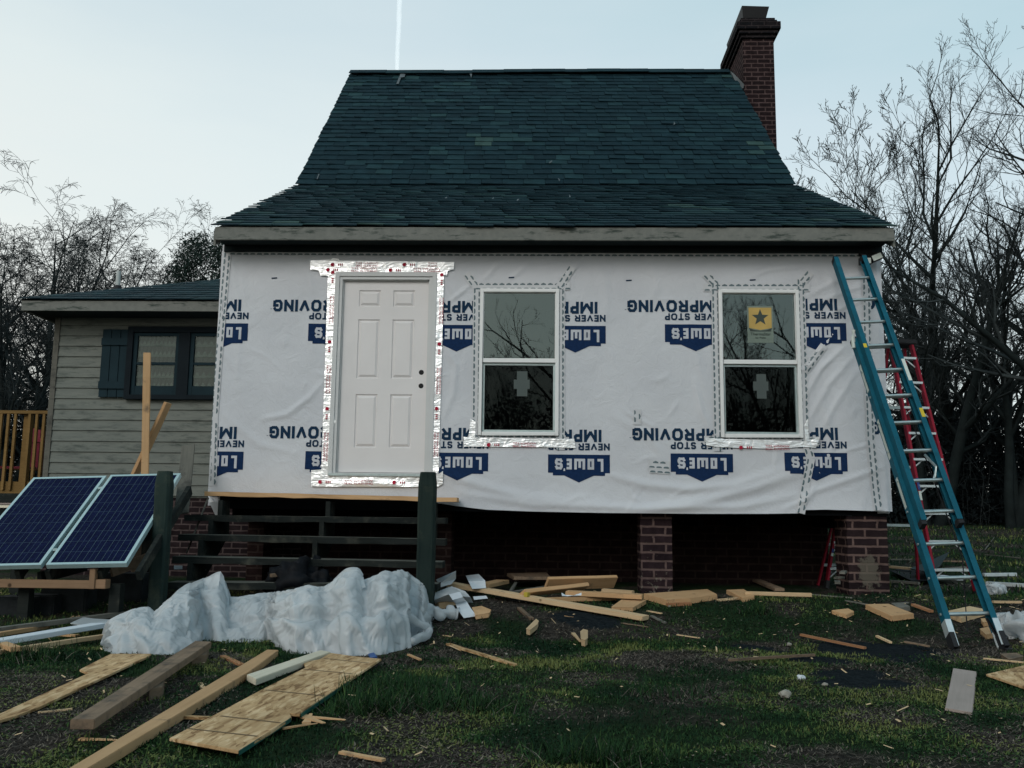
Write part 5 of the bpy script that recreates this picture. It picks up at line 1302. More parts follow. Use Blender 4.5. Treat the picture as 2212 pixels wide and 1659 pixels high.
# papers and film scraps by the right post
def sheet(name, rows_, mat, lab, cat, group=None, t_=.002):
    """rows_: list of rows of (px,py,lift) forming a curled strip"""
    mb = MB(); n = len(rows_[0]); vs = [G(a, b_, l_) for r in rows_ for a, b_, l_ in r]
    mb.add(vs, [(i*n+j, i*n+j+1, (i+1)*n+j+1, (i+1)*n+j) for i in range(len(rows_)-1) for j in range(n-1)])
    o_ = mb.build(name, mat, smooth=False); md = o_.modifiers.new('t', 'SOLIDIFY'); md.thickness = t_
    return tag(o_, lab, cat, group)
PG = 'white paper scraps by the right post'
sheet('paper_strip', [[(970,1284,.16),(994,1278,.17)],[(978,1296,.15),(1000,1290,.16)],[(984,1304,.09),(1008,1299,.10)],[(990,1318,.08),(1016,1312,.08)],[(1002,1335,.02),(1030,1331,.02)]], M['paper'], 'longest white paper strip trailing toward the lawn', 'paper', PG)
sheet('paper_scrap', [[(1006,1243,.12),(1034,1240,.16)],[(1012,1256,.14),(1048,1254,.16)],[(1020,1272,.10),(1050,1270,.10)]], M['paper'], 'curled white paper lying over the long plank start', 'paper', PG)
sheet('paper_scrap', [[(942,1252,.16),(985,1233,.24)],[(948,1262,.13),(985,1250,.16)],[(945,1270,.10),(975,1262,.12)]], M['plastic'], 'peaked plastic flap right behind the mossy post', 'paper', PG)
sheet('paper_scrap', [[(940,1280,.14),(975,1266,.18),(1005,1277,.14)],[(938,1296,.10),(968,1284,.16),(1016,1290,.10)],[(942,1305,.03),(980,1300,.06),(1022,1302,.03)]], M['plastic'], 'crumpled pale plastic heap right of the mossy post', 'paper', PG)
sheet('paper_scrap', [[(1022,1289,.04),(1050,1287,.04)],[(1024,1296,.02),(1054,1293,.02)]], M['paper'], 'small flat paper piece under the long plank', 'paper', PG)
sheet('paper_scrap', [[(1213,1280,.12),(1221,1285,.10),(1239,1286,.10),(1256,1280,.12)],[(1214,1287,.10),(1226,1288,.09),(1240,1288,.09),(1256,1286,.10)]], M['paper'], 'bow shaped white paper lying on the lumber pile', 'paper', PG)
sheet('paper_scrap', [[(376,1222,.25),(394,1222,.25)],[(376,1230,.22),(394,1230,.22)]], M['paper'], 'small white paper under the steps next to the left post', 'paper', 'paper scraps under the steps')
sheet('paper_scrap', [[(436,1224,.25),(446,1223,.25)],[(432,1233,.22),(445,1232,.22)]], M['paper'], 'small white paper under the steps behind the plastic peak', 'paper', 'paper scraps under the steps')
board('tape_measure', (1134,1279), (1142,1280), .05, .04, M['yellow'], 'small yellow tool lying on the long plank', 'tool', lift=.12)

# ------------------------------------------------------------------ heap of plastic sheet
TOP = [(222,1400),(232,1350),(238,1335),(262,1322),(290,1310),(322,1307),(333,1315),(352,1300),(400,1266),(440,1248),(474,1235),(482,1247),(488,1281),(500,1279),(512,1282),(560,1278),(620,1271),(650,1263),(670,1257),(700,1262),(722,1248),(742,1231),(770,1226),(780,1236),(783,1247),(800,1242),(830,1229),(870,1227),(895,1240),(915,1256),(921,1290),(915,1310),(908,1322),(925,1332),(933,1350),(932,1362),(928,1370)]
BOT = [(222,1400),(240,1411),(330,1413),(370,1413),(410,1405),(440,1384),(470,1388),(500,1390),(560,1387),(580,1384),(600,1402),(640,1412),(700,1410),(760,1416),(800,1415),(840,1411),(880,1398),(885,1378),(905,1376),(915,1385),(928,1372)]
def lerp_at(tab, x): return float(np.interp(x, [a for a, _ in tab], [b_ for _, b_ in tab]))
NU, NV = 300, 120
uu = np.linspace(222.5, 931, NU)
U, Vv = np.meshgrid(uu, np.linspace(0, 1, NV), indexing='ij')
TP = np.interp(uu, [a for a, _ in TOP], [b_ for _, b_ in TOP]); BP = np.interp(uu, [a for a, _ in BOT], [b_ for _, b_ in BOT])
def crumple(a, b_, seed, n=9, f0=1.0, gain=.62):
    """sum of warped triangle waves: flat facets that meet in sharp creases"""
    rg = np.random.default_rng(seed); h = 0; amp = 1.0; tot = 0; f = f0
    for i in range(n):
        th = rg.uniform(0, PI); q = (a*math.cos(th)+b_*math.sin(th))*f + 1.1*fbm(a+7*i+50, b_-3*i+50, .7*f, 2) + rg.uniform(0, 9)
        h = h + amp*np.abs(2*(q-np.floor(q+.5))); tot += amp; amp *= gain if i % 2 else 1; f *= 1.32 if i % 2 else 1.12
    return h/tot

BIL = ((318,.45,80,.30,.10), (440,.62,45,.35,.07), (395,.35,40,.3,-.06), (500,.5,30,.5,-.08), (560,.5,60,.35,.06), (655,.55,75,.35,.11), (715,.5,22,.5,-.09), (745,.72,45,.22,.10), (790,.55,20,.4,-.08),
       (850,.62,65,.30,.15), (700,.18,110,.14,.10), (840,.20,60,.13,.10), (600,.2,40,.12,.05), (330,.12,70,.1,.06), (905,.3,22,.2,.06), (640,.33,120,.05,-.05), (820,.36,80,.05,-.06))
P0 = np.zeros((NU, NV, 3))
n1 = crumple(U/225, Vv*1.3, 3, 5, 1.1, .8)
for i, px in enumerate(uu):
    bpt = G(px, float(BP[i]), .01); span = .66 + .10*math.sin(px/60); back = bpt.y + span
    tpt = W(px, float(TP[i]), back); h = max(.03, tpt.z - gz(tpt.x, back)-.02)
    for j in range(NV):
        v = j/(NV-1)
        if v < .74:
            s = v/.74; y = bpt.y + span*s; x = bpt.x + (tpt.x-bpt.x)*s
            z = h*((math.sin(s*PI/2)**.6)*.55 + .45*s); env = math.sin(PI*s)**.6 if 0 < s < 1 else 0
            k = (n1[i, j]-.5)*.07
            for (bu, bv, ru, rv, am) in BIL: k += .6*am*math.exp(-((px-bu)/ru)**2-((s-bv)/rv)**2)
            z += k*env*.75*min(1, h/.25); y -= k*env*1.5
        else:
            s = (v-.74)/.26; y = back + .30*s; x = tpt.x; z = h*(1-s**1.4)
        P0[i, j] = (x, y, gz(x, y)+max(z, .008))
# the film has more area than the heap it covers: relax its true lengths and let it buckle into creases
def relax(P0, excess, iters, seed):
    rgn = np.random.default_rng(seed); du = np.gradient(P0, axis=0); dv = np.gradient(P0, axis=1); N = np.cross(du, dv); N /= np.linalg.norm(N, axis=2)[..., None]+1e-9
    if N[P0.shape[0]//2, 10, 1] > 0: N = -N
    a, b_ = np.meshgrid(np.arange(P0.shape[0])*.0105, np.arange(P0.shape[1])*.011, indexing='ij')
    sd = (crumple(a, b_, seed, 4, 1.5, .8)-.5)*.10 + (crumple(a*1.4+5, b_, seed+1, 4, 4.0, .8)-.5)*.035
    PK = ((322,.74,7),(400,.6,6),(478,.76,10),(560,.72,6),(640,.74,8),(705,.66,6),(768,.76,10),(868,.76,12),(925,.4,6),(590,.25,5),(740,.3,7),(280,.35,6),(455,.3,6),(830,.42,8))
    ua = np.linspace(222.5, 931, P0.shape[0])[:, None]/225.; vb = np.linspace(0, 1, P0.shape[1])[None, :]*1.15; fold = np.zeros(P0.shape[:2]); wsum = np.full(P0.shape[:2], .15)
    for (pk, pv, nf) in PK:
        ex, ey = ua-pk/225., (vb-pv*1.15); r = np.hypot(ex, ey); th = np.arctan2(ey, ex)+.5*fbm(ex*2+20, ey*2+30, 1.2, 3); q = th*nf/(2*PI)*1.6+rgn.uniform(0, 9); tri = 1-2*np.abs(2*(q-np.floor(q+.5))); tri = np.sign(tri)*np.abs(tri)**1.3
        wk = np.exp(-(r/.34)**2); fold = fold+wk*tri*np.minimum(1, r/.16); wsum = wsum+wk
    fold = fold/wsum
    P = P0 + N*(sd*.55 + fold*.050)[..., None] + rgn.normal(0, .0012, P0.shape)
    def rest(sl1, sl2, f): return np.linalg.norm(P0[sl1]-P0[sl2], axis=2)*f
    S = slice; cons = []
    for (dx, dy, st, f, kind) in ((1,0,1,1+excess,0), (0,1,1,1+excess*.8,0), (1,1,1,1+excess*.9,0), (1,-1,1,1+excess*.9,0), (2,0,2,(1+excess)*.97,1), (0,2,2,(1+excess*.8)*.97,1), (5,0,5,(1+excess)*.95,1), (0,5,5,(1+excess*.8)*.95,1), (9,0,9,(1+excess)*.92,1)):
        nx3, ny3 = P0.shape[:2]
        for ph in range(2):
            ii = np.arange(nx3-dx); 
            if dx: ii = ii[((ii//max(1, dx)) % 2) == ph]; jj = np.arange(max(0, -dy), ny3-max(0, dy))
            else: ii = np.arange(nx3); jj = np.arange(ny3-dy); jj = jj[((jj//dy) % 2) == ph]
            s1 = np.ix_(ii, jj); s2 = np.ix_(ii+dx, jj+dy)
            cons.append((s1, s2, np.linalg.norm(P0[s1]-P0[s2], axis=2)*f, kind))
    gzz = np_gz(P0[..., 0], P0[..., 1])+.006
    vq = np.linspace(0, 1, P0.shape[1])[None, :]; LIM = .10*np.clip(np.abs(vq-.74)/.35, .12, 1)
    for it in range(iters):
        for s1, s2, L, kind in cons:
            d = P[s2]-P[s1]; l_ = np.linalg.norm(d, axis=2)+1e-9; c = (l_-L)/l_*.5
            if kind: c = np.minimum(c, 0)*.35
            else: c = c*.9
            c = d*c[..., None]; P[s1] += c; P[s2] -= c
        D = P-P0; dn = (D*N).sum(2); T_3 = D-N*dn[..., None]; tl = np.linalg.norm(T_3, axis=2)+1e-9
        dn = np.clip(dn, -.10, LIM); T_3 *= np.minimum(1, .09/tl)[..., None]; P = P0+N*dn[..., None]+T_3; P[..., 2] = np.maximum(P[..., 2], gzz)
    fine = (crumple(a, b_*.8, seed+7, 3, 3.0, .8)-.5)*.014 + (crumple(b_+3, a, seed+9, 3, 7.0, .8)-.5)*.006
    return P + N*(fine*np.clip(np.abs(vq-.74)/.2, .25, 1))[..., None]
PH = relax(P0, .085, 46, 17)
P1_ = P0[::2, ::2].copy(); P1_[..., 1] += .07; P1_[..., 2] = np.maximum(P1_[..., 2]-.045, np_gz(P1_[..., 0], P1_[..., 1])+.005)
PH2 = relax(P1_, .10, 50, 41)
idx = np.arange(NU*NV).reshape(NU, NV); F_ = np.stack([idx[:-1,:-1].ravel(), idx[1:,:-1].ravel(), idx[1:,1:].ravel(), idx[:-1,1:].ravel()], 1)
i2 = np.arange(PH2.shape[0]*PH2.shape[1]).reshape(PH2.shape[:2]); F2_ = np.stack([i2[:-1,:-1].ravel(), i2[1:,:-1].ravel(), i2[1:,1:].ravel(), i2[:-1,1:].ravel()], 1)+NU*NV
LV, LF = [PH.reshape(-1, 3), PH2.reshape(-1, 3)], [F_, F2_]; off_ = NU*NV+i2.size
def film_patch(top, bot, ot, ob, bulge, seed, n=90, m=56):
    """a loose fold of film hanging between two curves"""
    global off_
    def curve(C_, t):
        t = t*(len(C_)-1); k0 = np.minimum(t.astype(int), len(C_)-2); f = t-k0; C9 = np.array(C_, float); C9 = np.vstack([2*C9[0]-C9[1], C9, 2*C9[-1]-C9[-2]]); p0, p1, p2, p3 = C9[k0], C9[k0+1], C9[k0+2], C9[k0+3]; f = f[:, None]
        return .5*((2*p1)+(p2-p0)*f+(2*p0-5*p1+4*p2-p3)*f*f+(3*p1-p0-3*p2+p3)*f**3)
    t = np.linspace(0, 1, n); A9, B9 = curve(top, t), curve(bot, t); V9 = np.zeros((n, m, 3))
    for i in range(n):
        fa_, fb_ = G(A9[i, 0], lerp_at(BOT, A9[i, 0])).y+ot, G(B9[i, 0], lerp_at(BOT, B9[i, 0])).y+ob
        pa, pb = np.array(W(A9[i, 0], A9[i, 1], fa_)), np.array(W(B9[i, 0], B9[i, 1], fb_))
        for j in range(m):
            s9 = j/(m-1); p = pa*(1-s9)+pb*s9; p[1] -= bulge*math.sin(PI*s9)**.7; p[2] += bulge*.25*math.sin(PI*s9); V9[i, j] = p
    a, b_ = np.meshgrid(np.linspace(0, np.linalg.norm(V9[-1, m//2]-V9[0, m//2]), n), np.linspace(0, np.linalg.norm(V9[n//2, -1]-V9[n//2, 0]), m), indexing='ij')
    du, dv = np.gradient(V9, axis=0), np.gradient(V9, axis=1); N9 = np.cross(du, dv); N9 /= np.linalg.norm(N9, axis=2)[..., None]+1e-9
    d9 = (crumple(a, b_*.6, seed, 4, 1.8, .8)-.5)*.065 + (crumple(a, b_, seed+3, 4, 5.0, .8)-.5)*.026
    ed = np.sin(PI*np.clip(t, .02, .98))[:, None]**.3; V9 = V9 + N9*(d9*ed)[..., None]; V9[..., 2] = np.maximum(V9[..., 2], np_gz(V9[..., 0], V9[..., 1])+.006)
    i9 = np.arange(n*m).reshape(n, m); LV.append(V9.reshape(-1, 3)); LF.append(np.stack([i9[:-1,:-1].ravel(), i9[1:,:-1].ravel(), i9[1:,1:].ravel(), i9[:-1,1:].ravel()], 1)+off_); off_ += n*m
def lerp_at(tab, x): return float(np.interp(x, [a for a, _ in tab], [b_ for _, b_ in tab]))
film_patch([(350,1303),(395,1268),(440,1248),(477,1234)], [(365,1345),(405,1356),(450,1335),(470,1300)], .60, .36, .02, 101)
film_patch([(476,1234),(483,1247),(488,1268),(494,1284)], [(440,1300),(452,1318),(470,1330),(492,1340)], .61, .36, -.02, 102)
film_patch([(720,1252),(745,1230),(770,1226),(784,1242)], [(712,1290),(738,1282),(765,1278),(790,1268)], .62, .42, .03, 104)
film_patch([(578,1348),(660,1350),(760,1342),(856,1348)], [(588,1390),(640,1411),(740,1416),(850,1408)], .30, -.02, .07, 106)
film_patch([(860,1330),(890,1340),(915,1352),(933,1356)], [(850,1385),(880,1398),(905,1384),(928,1372)], .14, -.04, .03, 110)
me = bpy.data.meshes.new('plastic_sheet'); np_mesh(me, np.concatenate(LV), np.concatenate(LF)); me.materials.append(M['plastic'])
ps = bpy.data.objects.new('plastic_sheet', me); C.objects.link(ps); tag(ps, 'big crumpled heap of translucent white plastic sheeting in front of the steps', 'plastic sheet')
# trailing rolled tail and loose loop of the same sheet
def rope(pts, rad, name, lab, cat, mat=M['plastic'], seed=1, k=14):
    P = [G(a, b_, l_) for a, b_, l_ in pts]; n = 40; Q = []
    for i in range(n+1):
        t = i/n*(len(P)-1); a = min(int(t), len(P)-2); f = t-a
        p0, p1, p2, p3 = P[max(a-1,0)], P[a], P[a+1], P[min(a+2, len(P)-1)]
        Q.append(.5*((2*p1)+(p2-p0)*f+(2*p0-5*p1+4*p2-p3)*f*f+(3*p1-p0-3*p2+p3)*f**3))
    rr = random.Random(seed); rs_ = [rad*(.75+.5*float(vn(i*.35, seed*3.1, 1))) for i in range(n+1)]
    mb = MB(); mb.tube(Q, rs_, 30)
    o_ = mb.build(name, mat, smooth=True); me_ = o_.data; n_v = len(me_.vertices); co = np.zeros(n_v*3); me_.vertices.foreach_get('co', co); co = co.reshape(-1, 3)
    no = np.array([tuple(v.normal) for v in me_.vertices]); e = crumple(co[:, 0]*5+seed, co[:, 2]*6+co[:, 1]*4, seed, 8, 1.0)-.5
    co = co + no*(e*rad*1.5)[:, None]; co[:, 2] = np.maximum(co[:, 2], np_gz(co[:, 0], co[:, 1])+.004)
    me_.vertices.foreach_set('co', co.ravel()); me_.update()
    return tag(o_, lab, cat)
rope([(905,1345,.10),(925,1320,.10),(950,1325,.07),(975,1323,.06),(988,1325,.05)], .050, 'plastic_roll', 'rolled tail of plastic film lying right of the heap', 'plastic sheet', seed=2)
rope([(880,1330,.20),(900,1345,.14),(925,1358,.08),(922,1372,.05),(885,1385,.05)], .030, 'plastic_loop', 'loose looped fold of film at the right end of the heap', 'plastic sheet', seed=4)
rope([(2182,1362,.05),(2205,1355,.10),(2240,1358,.08)], .12, 'plastic_bag', 'crumpled pale plastic bag at the right edge beside the ladder', 'bag', seed=6)
rope([(2138,1279,.03),(2150,1274,.05),(2162,1278,.02)], .06, 'plastic_bag', 'small white plastic bag on the grass right of the ladder', 'bag', seed=8)
rope([(612,1262,.12),(640,1255,.20),(690,1262,.14)], .16, 'rubbish_bag', 'black rubbish bag slumped under the steps', 'bag', M['black_bag'], 9)
board('offcut', (585,1240), (655,1232), .05, .03, M['wood_old'], 'faint board behind the black bag under the steps', 'board', lift=.25)
board('offcut', (668,1246), (710,1238), .05, .03, M['wood_old'], 'faint slanted board right of the black bag under the steps', 'board', lift=.2)

# ------------------------------------------------------------------ solar panels on their bench
YT, YBt = -.92, -2.0
def solar(tl, tr, br, bl, lab):
    P = [W(*tl, YT), W(*tr, YT), W(*br, YBt), W(*bl, YBt)]
    # rectify to a true parallelogram
    ux = ((P[1]-P[0])+(P[2]-P[3]))*.5; uy = ((P[0]-P[3])+(P[1]-P[2]))*.5; o = P[3]
    w_, h_ = ux.length, uy.length; ux = ux/w_; n_ = ux.cross(uy).normalized(); uyn = n_.cross(ux).normalized()
    if n_.y > 0: n_ = -n_
    h_ = uy.dot(uyn); cen = (P[0]+P[1]+P[2]+P[3])/4; o = cen-ux*w_/2-uyn*h_/2
    root = empty('solar_panel', cen, lab, 'solar panel', 'solar panels on the timber bench')
    def pt(u, v, d=0): return o+ux*u+uyn*v+n_*d
    fr = MB(); fw = .026
    for (u0, u1, v0, v1) in ((0, w_, 0, fw), (0, w_, h_-fw, h_), (0, fw, fw, h_-fw), (w_-fw, w_, fw, h_-fw)):
        q = [pt(u, v, d) for d in (0, -.04) for u, v in ((u0,v0),(u1,v0),(u1,v1),(u0,v1))]
        fr.add(q, [(0,1,2,3),(7,6,5,4),(0,4,5,1),(1,5,6,2),(2,6,7,3),(3,7,4,0)])
    fr.build('frame', M['panel_frame'], root)
    ce = MB(); q = [pt(u, v, d) for d in (-.003, -.010) for u, v in ((fw,fw),(w_-fw,fw),(w_-fw,h_-fw),(fw,h_-fw))]
    ce.add(q, [(0,1,2,3),(7,6,5,4),(0,4,5,1),(1,5,6,2),(2,6,7,3),(3,7,4,0)]); cells = ce.build('solar_cells', M['cells'], root)
    gl_ = MB(); nc, nr_ = 4, 9; cw, chh = (w_-2*fw)/nc, (h_-2*fw)/nr_
    def ln(u0, v0, u1, v1, t, mi, d=-.0022):
        du, dv = u1-u0, v1-v0; L = math.hypot(du, dv); nx, ny = -dv/L*t/2, du/L*t/2
        gl_.add([pt(u0+nx, v0+ny, d), pt(u0-nx, v0-ny, d), pt(u1-nx, v1-ny, d), pt(u1+nx, v1+ny, d)], [(0,1,2,3)], mi)
    for i in range(1, nc): ln(fw+cw*i, fw, fw+cw*i, h_-fw, .0035, 0)
    for j in range(1, nr_): ln(fw, fw+chh*j, w_-fw, fw+chh*j, .0035, 0, -.0026)
    for i in range(nc):
        for k_ in (.3, .7): ln(fw+cw*(i+k_), fw, fw+cw*(i+k_), h_-fw, .0028, 1, -.0018)
    gl_.build('cell_grid', [M['cell_line'], M['cell_bus']], cells)
    return root, pt, w_, h_
s1 = solar((59,1032),(215,1027.5),(105,1220),(-78,1223), 'left blue solar panel cut off by the left edge')
s2 = solar((224.5,1026),(372,1022.5),(294,1216),(116,1219.5), 'right blue solar panel partly behind the mossy post')
bench = empty('timber_bench', (-4.3, -1.9, .1), 'rough timber bench frame carrying the two solar panels', 'bench')
mb = MB(); yy = -1.93
def fbx(l_, t_2, r_, b2, Y, d, mat, nm):
    a1, a2 = W(l_, t_2, Y), W(r_, b2, Y); q = MB(); q.box(a1.x, a2.x, Y, Y+d, a2.z, a1.z); return q.build(nm, mat, bench, frame=((a1.x, Y, a2.z), (1,0,0)) if (a2.x-a1.x) > (a1.z-a2.z) else ((a1.x, Y, a2.z), (0,0,1)), bevel=.003)
fbx(-90, 1250, 194, 1272, -1.95, .04, M['wood_mid'], 'rail'); fbx(194, 1228, 203, 1272.5, -1.953, .05, M['wood_mid'], 'upright'); fbx(206, 1252, 227, 1272, -1.94, .09, M['wood_mid'], 'block')
q = MB(); A, B = W(85, 1248, -1.85), W(185, 1222, -1.3); q.bar(A, B, .04, .09); q.build('brace', M['wood_dark'], bench)
for x_ in (105, 217, 300, 40):
    P_ = W(x_, 1225, -1.9); Q_ = Vector((P_.x, -.9, W(x_, 1030, -.86).z-.12)); q = MB(); q.bar(P_-Vector((0,0,.07)), Q_, .04, .09, (1,0,0)); q.build('rafter', M['wood_dark'], bench)
q = MB(); a1 = W(-90, 1150, -.85); a2 = W(330, 1150, -.85); zz = s1[1](0, s1[3]).z-.15; q.box(a1.x, a2.x+.15, -.86, -.82, zz-.09, zz); q.build('rail', M['wood_dark'], bench)
for (x_, Y) in ((20,-.84),(300,-.84),(40,-1.88),(236,-1.88)):
    a1 = W(x_, 1200, Y); q = MB(); q.box(a1.x, a1.x+.09, Y+.045, Y+.13, gz(a1.x, Y)-.02, zz if Y > -1 else W(x_, 1262, Y).z); q.build('leg', M['wood_dark'], bench)
q = MB(); A, B = W(240, 1235, -1.5), W(335, 1200, -1.2); q.bar(A, B, .04, .09); q.build('brace', M['wood_old'], bench)
# clips bridging the two panels
for (a, b_, Y) in ((208,1060,-1.05),(110+76,1188-0,-1.85)):
    pass
cl_ = MB()
for t in (.17, .86):
    pa = s1[1](s1[2], s1[3]*t, -.02); pb = s2[1](0, s2[3]*t, -.02); cl_.bar(pa, pb, .05, .02)
cl_.build('panel_clip', M['panel_frame'], s2[0])
# props: standing stud, diagonal stud, grey leaning board
def stud(A, YA_, B, YB_, w_, t_, mat, lab, side=(1,0,0)):
    a, b_ = W(*A, YA_), W(*B, YB_); mb = MB(); mb.bar(a, b_, w_, t_, side); o_ = mb.build('stud', mat, frame=((a+b_)/2, (b_-a)), bevel=.003); return tag(o_, lab, 'stud', 'studs propped behind the solar panels')
YS = -.55
stud((313,1040), YS, (318,763), YS, .068, .075, M['wood'], 'upright pine stud standing behind the solar panels', (1,.35,0))
stud((280,1050), YS+.14, (363,870), YS+.10, .036, .09, M['wood'], 'diagonal pine stud crossing behind the upright one', (1,-.2,.4))
stud((392,1110), -.9, (407,962), -.35, .13, .02, M['wood_grey'], 'grey board leaning on the siding behind the left post', (1,0,0))
stud((403,1195), -.6, (450,1075), -.25, .015, .015, M['wood_grey'], 'thin grey stake leaning against the brick beside the steps', (1,0,0))
# the studs need feet: extend below the panels to the ground is done by their own length; short plinth timber
mb = MB(); p = W(313,1040,YS); mb.box(p.x-.05, p.x+.05, YS-.06, YS+.06, gz(p.x, YS)-.02, p.z-.002); o_ = mb.build('timber_plinth', M['wood_old']); tag(o_, 'squat timber plinth under the upright stud, hidden by the panels', 'plinth')

# ------------------------------------------------------------------ blue extension ladder
lad = empty('extension_ladder', G(2100,1410), 'blue fibreglass extension ladder leaning on the right corner of the house', 'ladder')
L0 = G(2054, 1404, .0); L1 = W(1787, 572, -.16)
R0_ = G(2181, 1408, .0); R1_ = W(1874, 574, -.16)
print('ladder', L0, L1, R0_, R1_)
lat = ((R0_-L0).normalized()*.5 + (R1_-L1).normalized()*.5); lat.z *= .3; lat.normalize(); 
Wl = .5*((R0_-L0).length+(R1_-L1).length); mid0 = (L0+R0_)/2; mid1 = (L1+R1_)/2; ld = (mid1-mid0).normalized(); lat = (lat-ld*lat.dot(ld)).normalized(); ln_ = lat.cross(ld).normalized()
if ln_.y > 0: ln_ = -ln_
LL = (mid1-mid0).length
def lp(s, u, d=0): return mid0+ld*s+lat*u+ln_*d
def near_s(px, py, u):      # arc position along the ladder whose projection is nearest a photo point
    best = min(range(0, 401), key=lambda i: (lambda q: abs((IH/2-FPX*((q-CAMP).dot(UPV))/((q-CAMP).dot(FWD)))-py))(lp(LL*i/400, u)))
    return LL*best/400
hw = Wl/2 - .012
sb_top = near_s(1826, 735, -hw); sf_bot = near_s(1988, 1140, -hw)
def channel(mb, s0, s1, u, d0, depth, inward, m=0):
    # web + two flanges
    t = .006; fl_ = .044*inward
    for (ua, ub, da, db) in ((u, u+t*inward, d0, d0+depth), (u+t*inward, u+fl_, d0+depth-t, d0+depth), (u+t*inward, u+fl_, d0, d0+t)):
        q = [lp(s, a, b_) for s in (s0, s1) for a, b_ in ((ua, da), (ub, da), (ub, db), (ua, db))]
        mb.add(q, [(0,1,2,3),(7,6,5,4),(0,4,5,1),(1,5,6,2),(2,6,7,3),(3,7,4,0)], m)
for nm, s0, s1, dd, hh2 in (('lower_rail', .16, sb_top, -.052, hw), ('upper_rail', sf_bot, LL, .040, hw-.030)):
    for sg in (-1, 1):
        mb = MB(); channel(mb, s0, s1, sg*hh2, dd, .088, -sg)
        rail = mb.build(nm, M['lad_blue'], lad)
        lb = MB()
        if nm == 'lower_rail':
            for (sa, sb2, mi) in ((.42*LL, .42*LL+.42, 0), (.30*LL, .30*LL+.3, 0), (.60*LL, .60*LL+.32, 0)) if sg < 0 else ((.62*LL, .62*LL+.2, 0), (.45*LL, .45*LL+.06, 1)):
                u = sg*(hh2+.0015)
                q = [lp(sa, u, dd+.015), lp(sb2, u, dd+.015), lp(sb2, u, dd+.06), lp(sa, u, dd+.06)]; lb.add(q+[p+lat*(-sg*.001) for p in q], [(0,1,2,3),(7,6,5,4)], mi)
            lb.build('label', [M['label_w'], M['label_y']], rail)
        else:
            fdd = dd+.088+.0015
            for (sa, sb2, mi) in ((.60*LL, .60*LL+.26, 0), (.50*LL, .50*LL+.10, 1)) if sg > 0 else ((.70*LL, .70*LL+.05, 1),):
                u0_, u1_ = sg*hh2, sg*(hh2-.03); q = [lp(sa, u0_, fdd), lp(sb2, u0_, fdd), lp(sb2, u1_, fdd), lp(sa, u1_, fdd)]; lb.add(q+[p-ln_*.001 for p in q], [(0,1,2,3),(7,6,5,4)], mi)
            lb.build('label', [M['label_w'], M['label_y']], rail)
s = .30
while s < sb_top-.02:
    mb = MB(); mb.tube([lp(s, u_, -.008) for u_ in (-hw-.009, -hw+.004, -hw+.006, hw-.006, hw-.004, hw+.009)], [.011, .011, .016, .016, .011, .011], 10); mb.build('rung', M['alu'], lad, smooth=False)
    s += .305
s = sf_bot + .10
while s < LL-.05:
    mb = MB(); mb.tube([lp(s, -hw+.042, .082), lp(s, hw-.042, .082)], .0155, 10); mb.build('rung', M['alu'], lad, smooth=False); s += .305
for sg in (-1, 1):
    ft = MB(); channel(ft, .03, .24, sg*(hw+.004), -.052, .09, -sg); ft.build('foot_bracket', M['alu_lt'], lad)
    sh = MB(); p = lp(.0, sg*(hw-.01)); a1 = lp(.13, sg*(hw-.012), 0); q = MB()
    q.bar(a1, p+Vector((0,0,.012)), .035, .10, lat); c0_ = p+Vector((0,0,.012)); q.box(c0_.x-.025, c0_.x+.025, c0_.y-.065, c0_.y+.05, c0_.z-.02, c0_.z+.008); q.build('rubber_shoe', M['rubber'], lad)
    for (ss, dd, mm) in ((sb_top, -.008, 'rubber'), (sf_bot, .08, 'rubber'), (LL, .08, 'rubber')):
        q = MB(); uu_ = sg*(hw-.012 if dd < 0 else hw-.048); q.bar(lp(ss-.035, uu_, dd), lp(ss+.02, uu_, dd), .04, .085, lat); q.build('end_cap', M[mm], lad)
    q = MB(); q.bar(lp(.27, sg*(hw-.05), -.03), lp(.10, sg*(hw-.005), -.05), .02, .012); q.build('foot_strut', M['rubber'], lad)
# rope and rung lock
q = MB(); q.tube([lp(sb_top-.1, -hw-.01, .0), lp(sb_top-.0, -hw-.005, .04), lp(sb_top+.08, -hw+.02, .05)], .02, 8); q.build('rope_pulley', M['label_w'], lad)
q = MB(); q.tube([lp(sf_bot+.72, hw-.09, .0), lp(sf_bot+.55, hw-.06, .06), lp(sf_bot+.45, hw-.10, .03)], .012, 8); q.tube([lp(sf_bot+.72, -hw+.07, .0), lp(sf_bot+.5, -hw+.06, .03)], .012, 8); q.build('rung_lock', M['alu'], lad)
q = MB(); q.tube([lp(LL*.55, hw-.07, -.07), lp(LL*.40, hw-.05, -.09), lp(LL*.2, hw-.03, -.11), lp(.25, hw-.14, -.22)], .006, 6); q.build('rope', M['rubber'], lad)

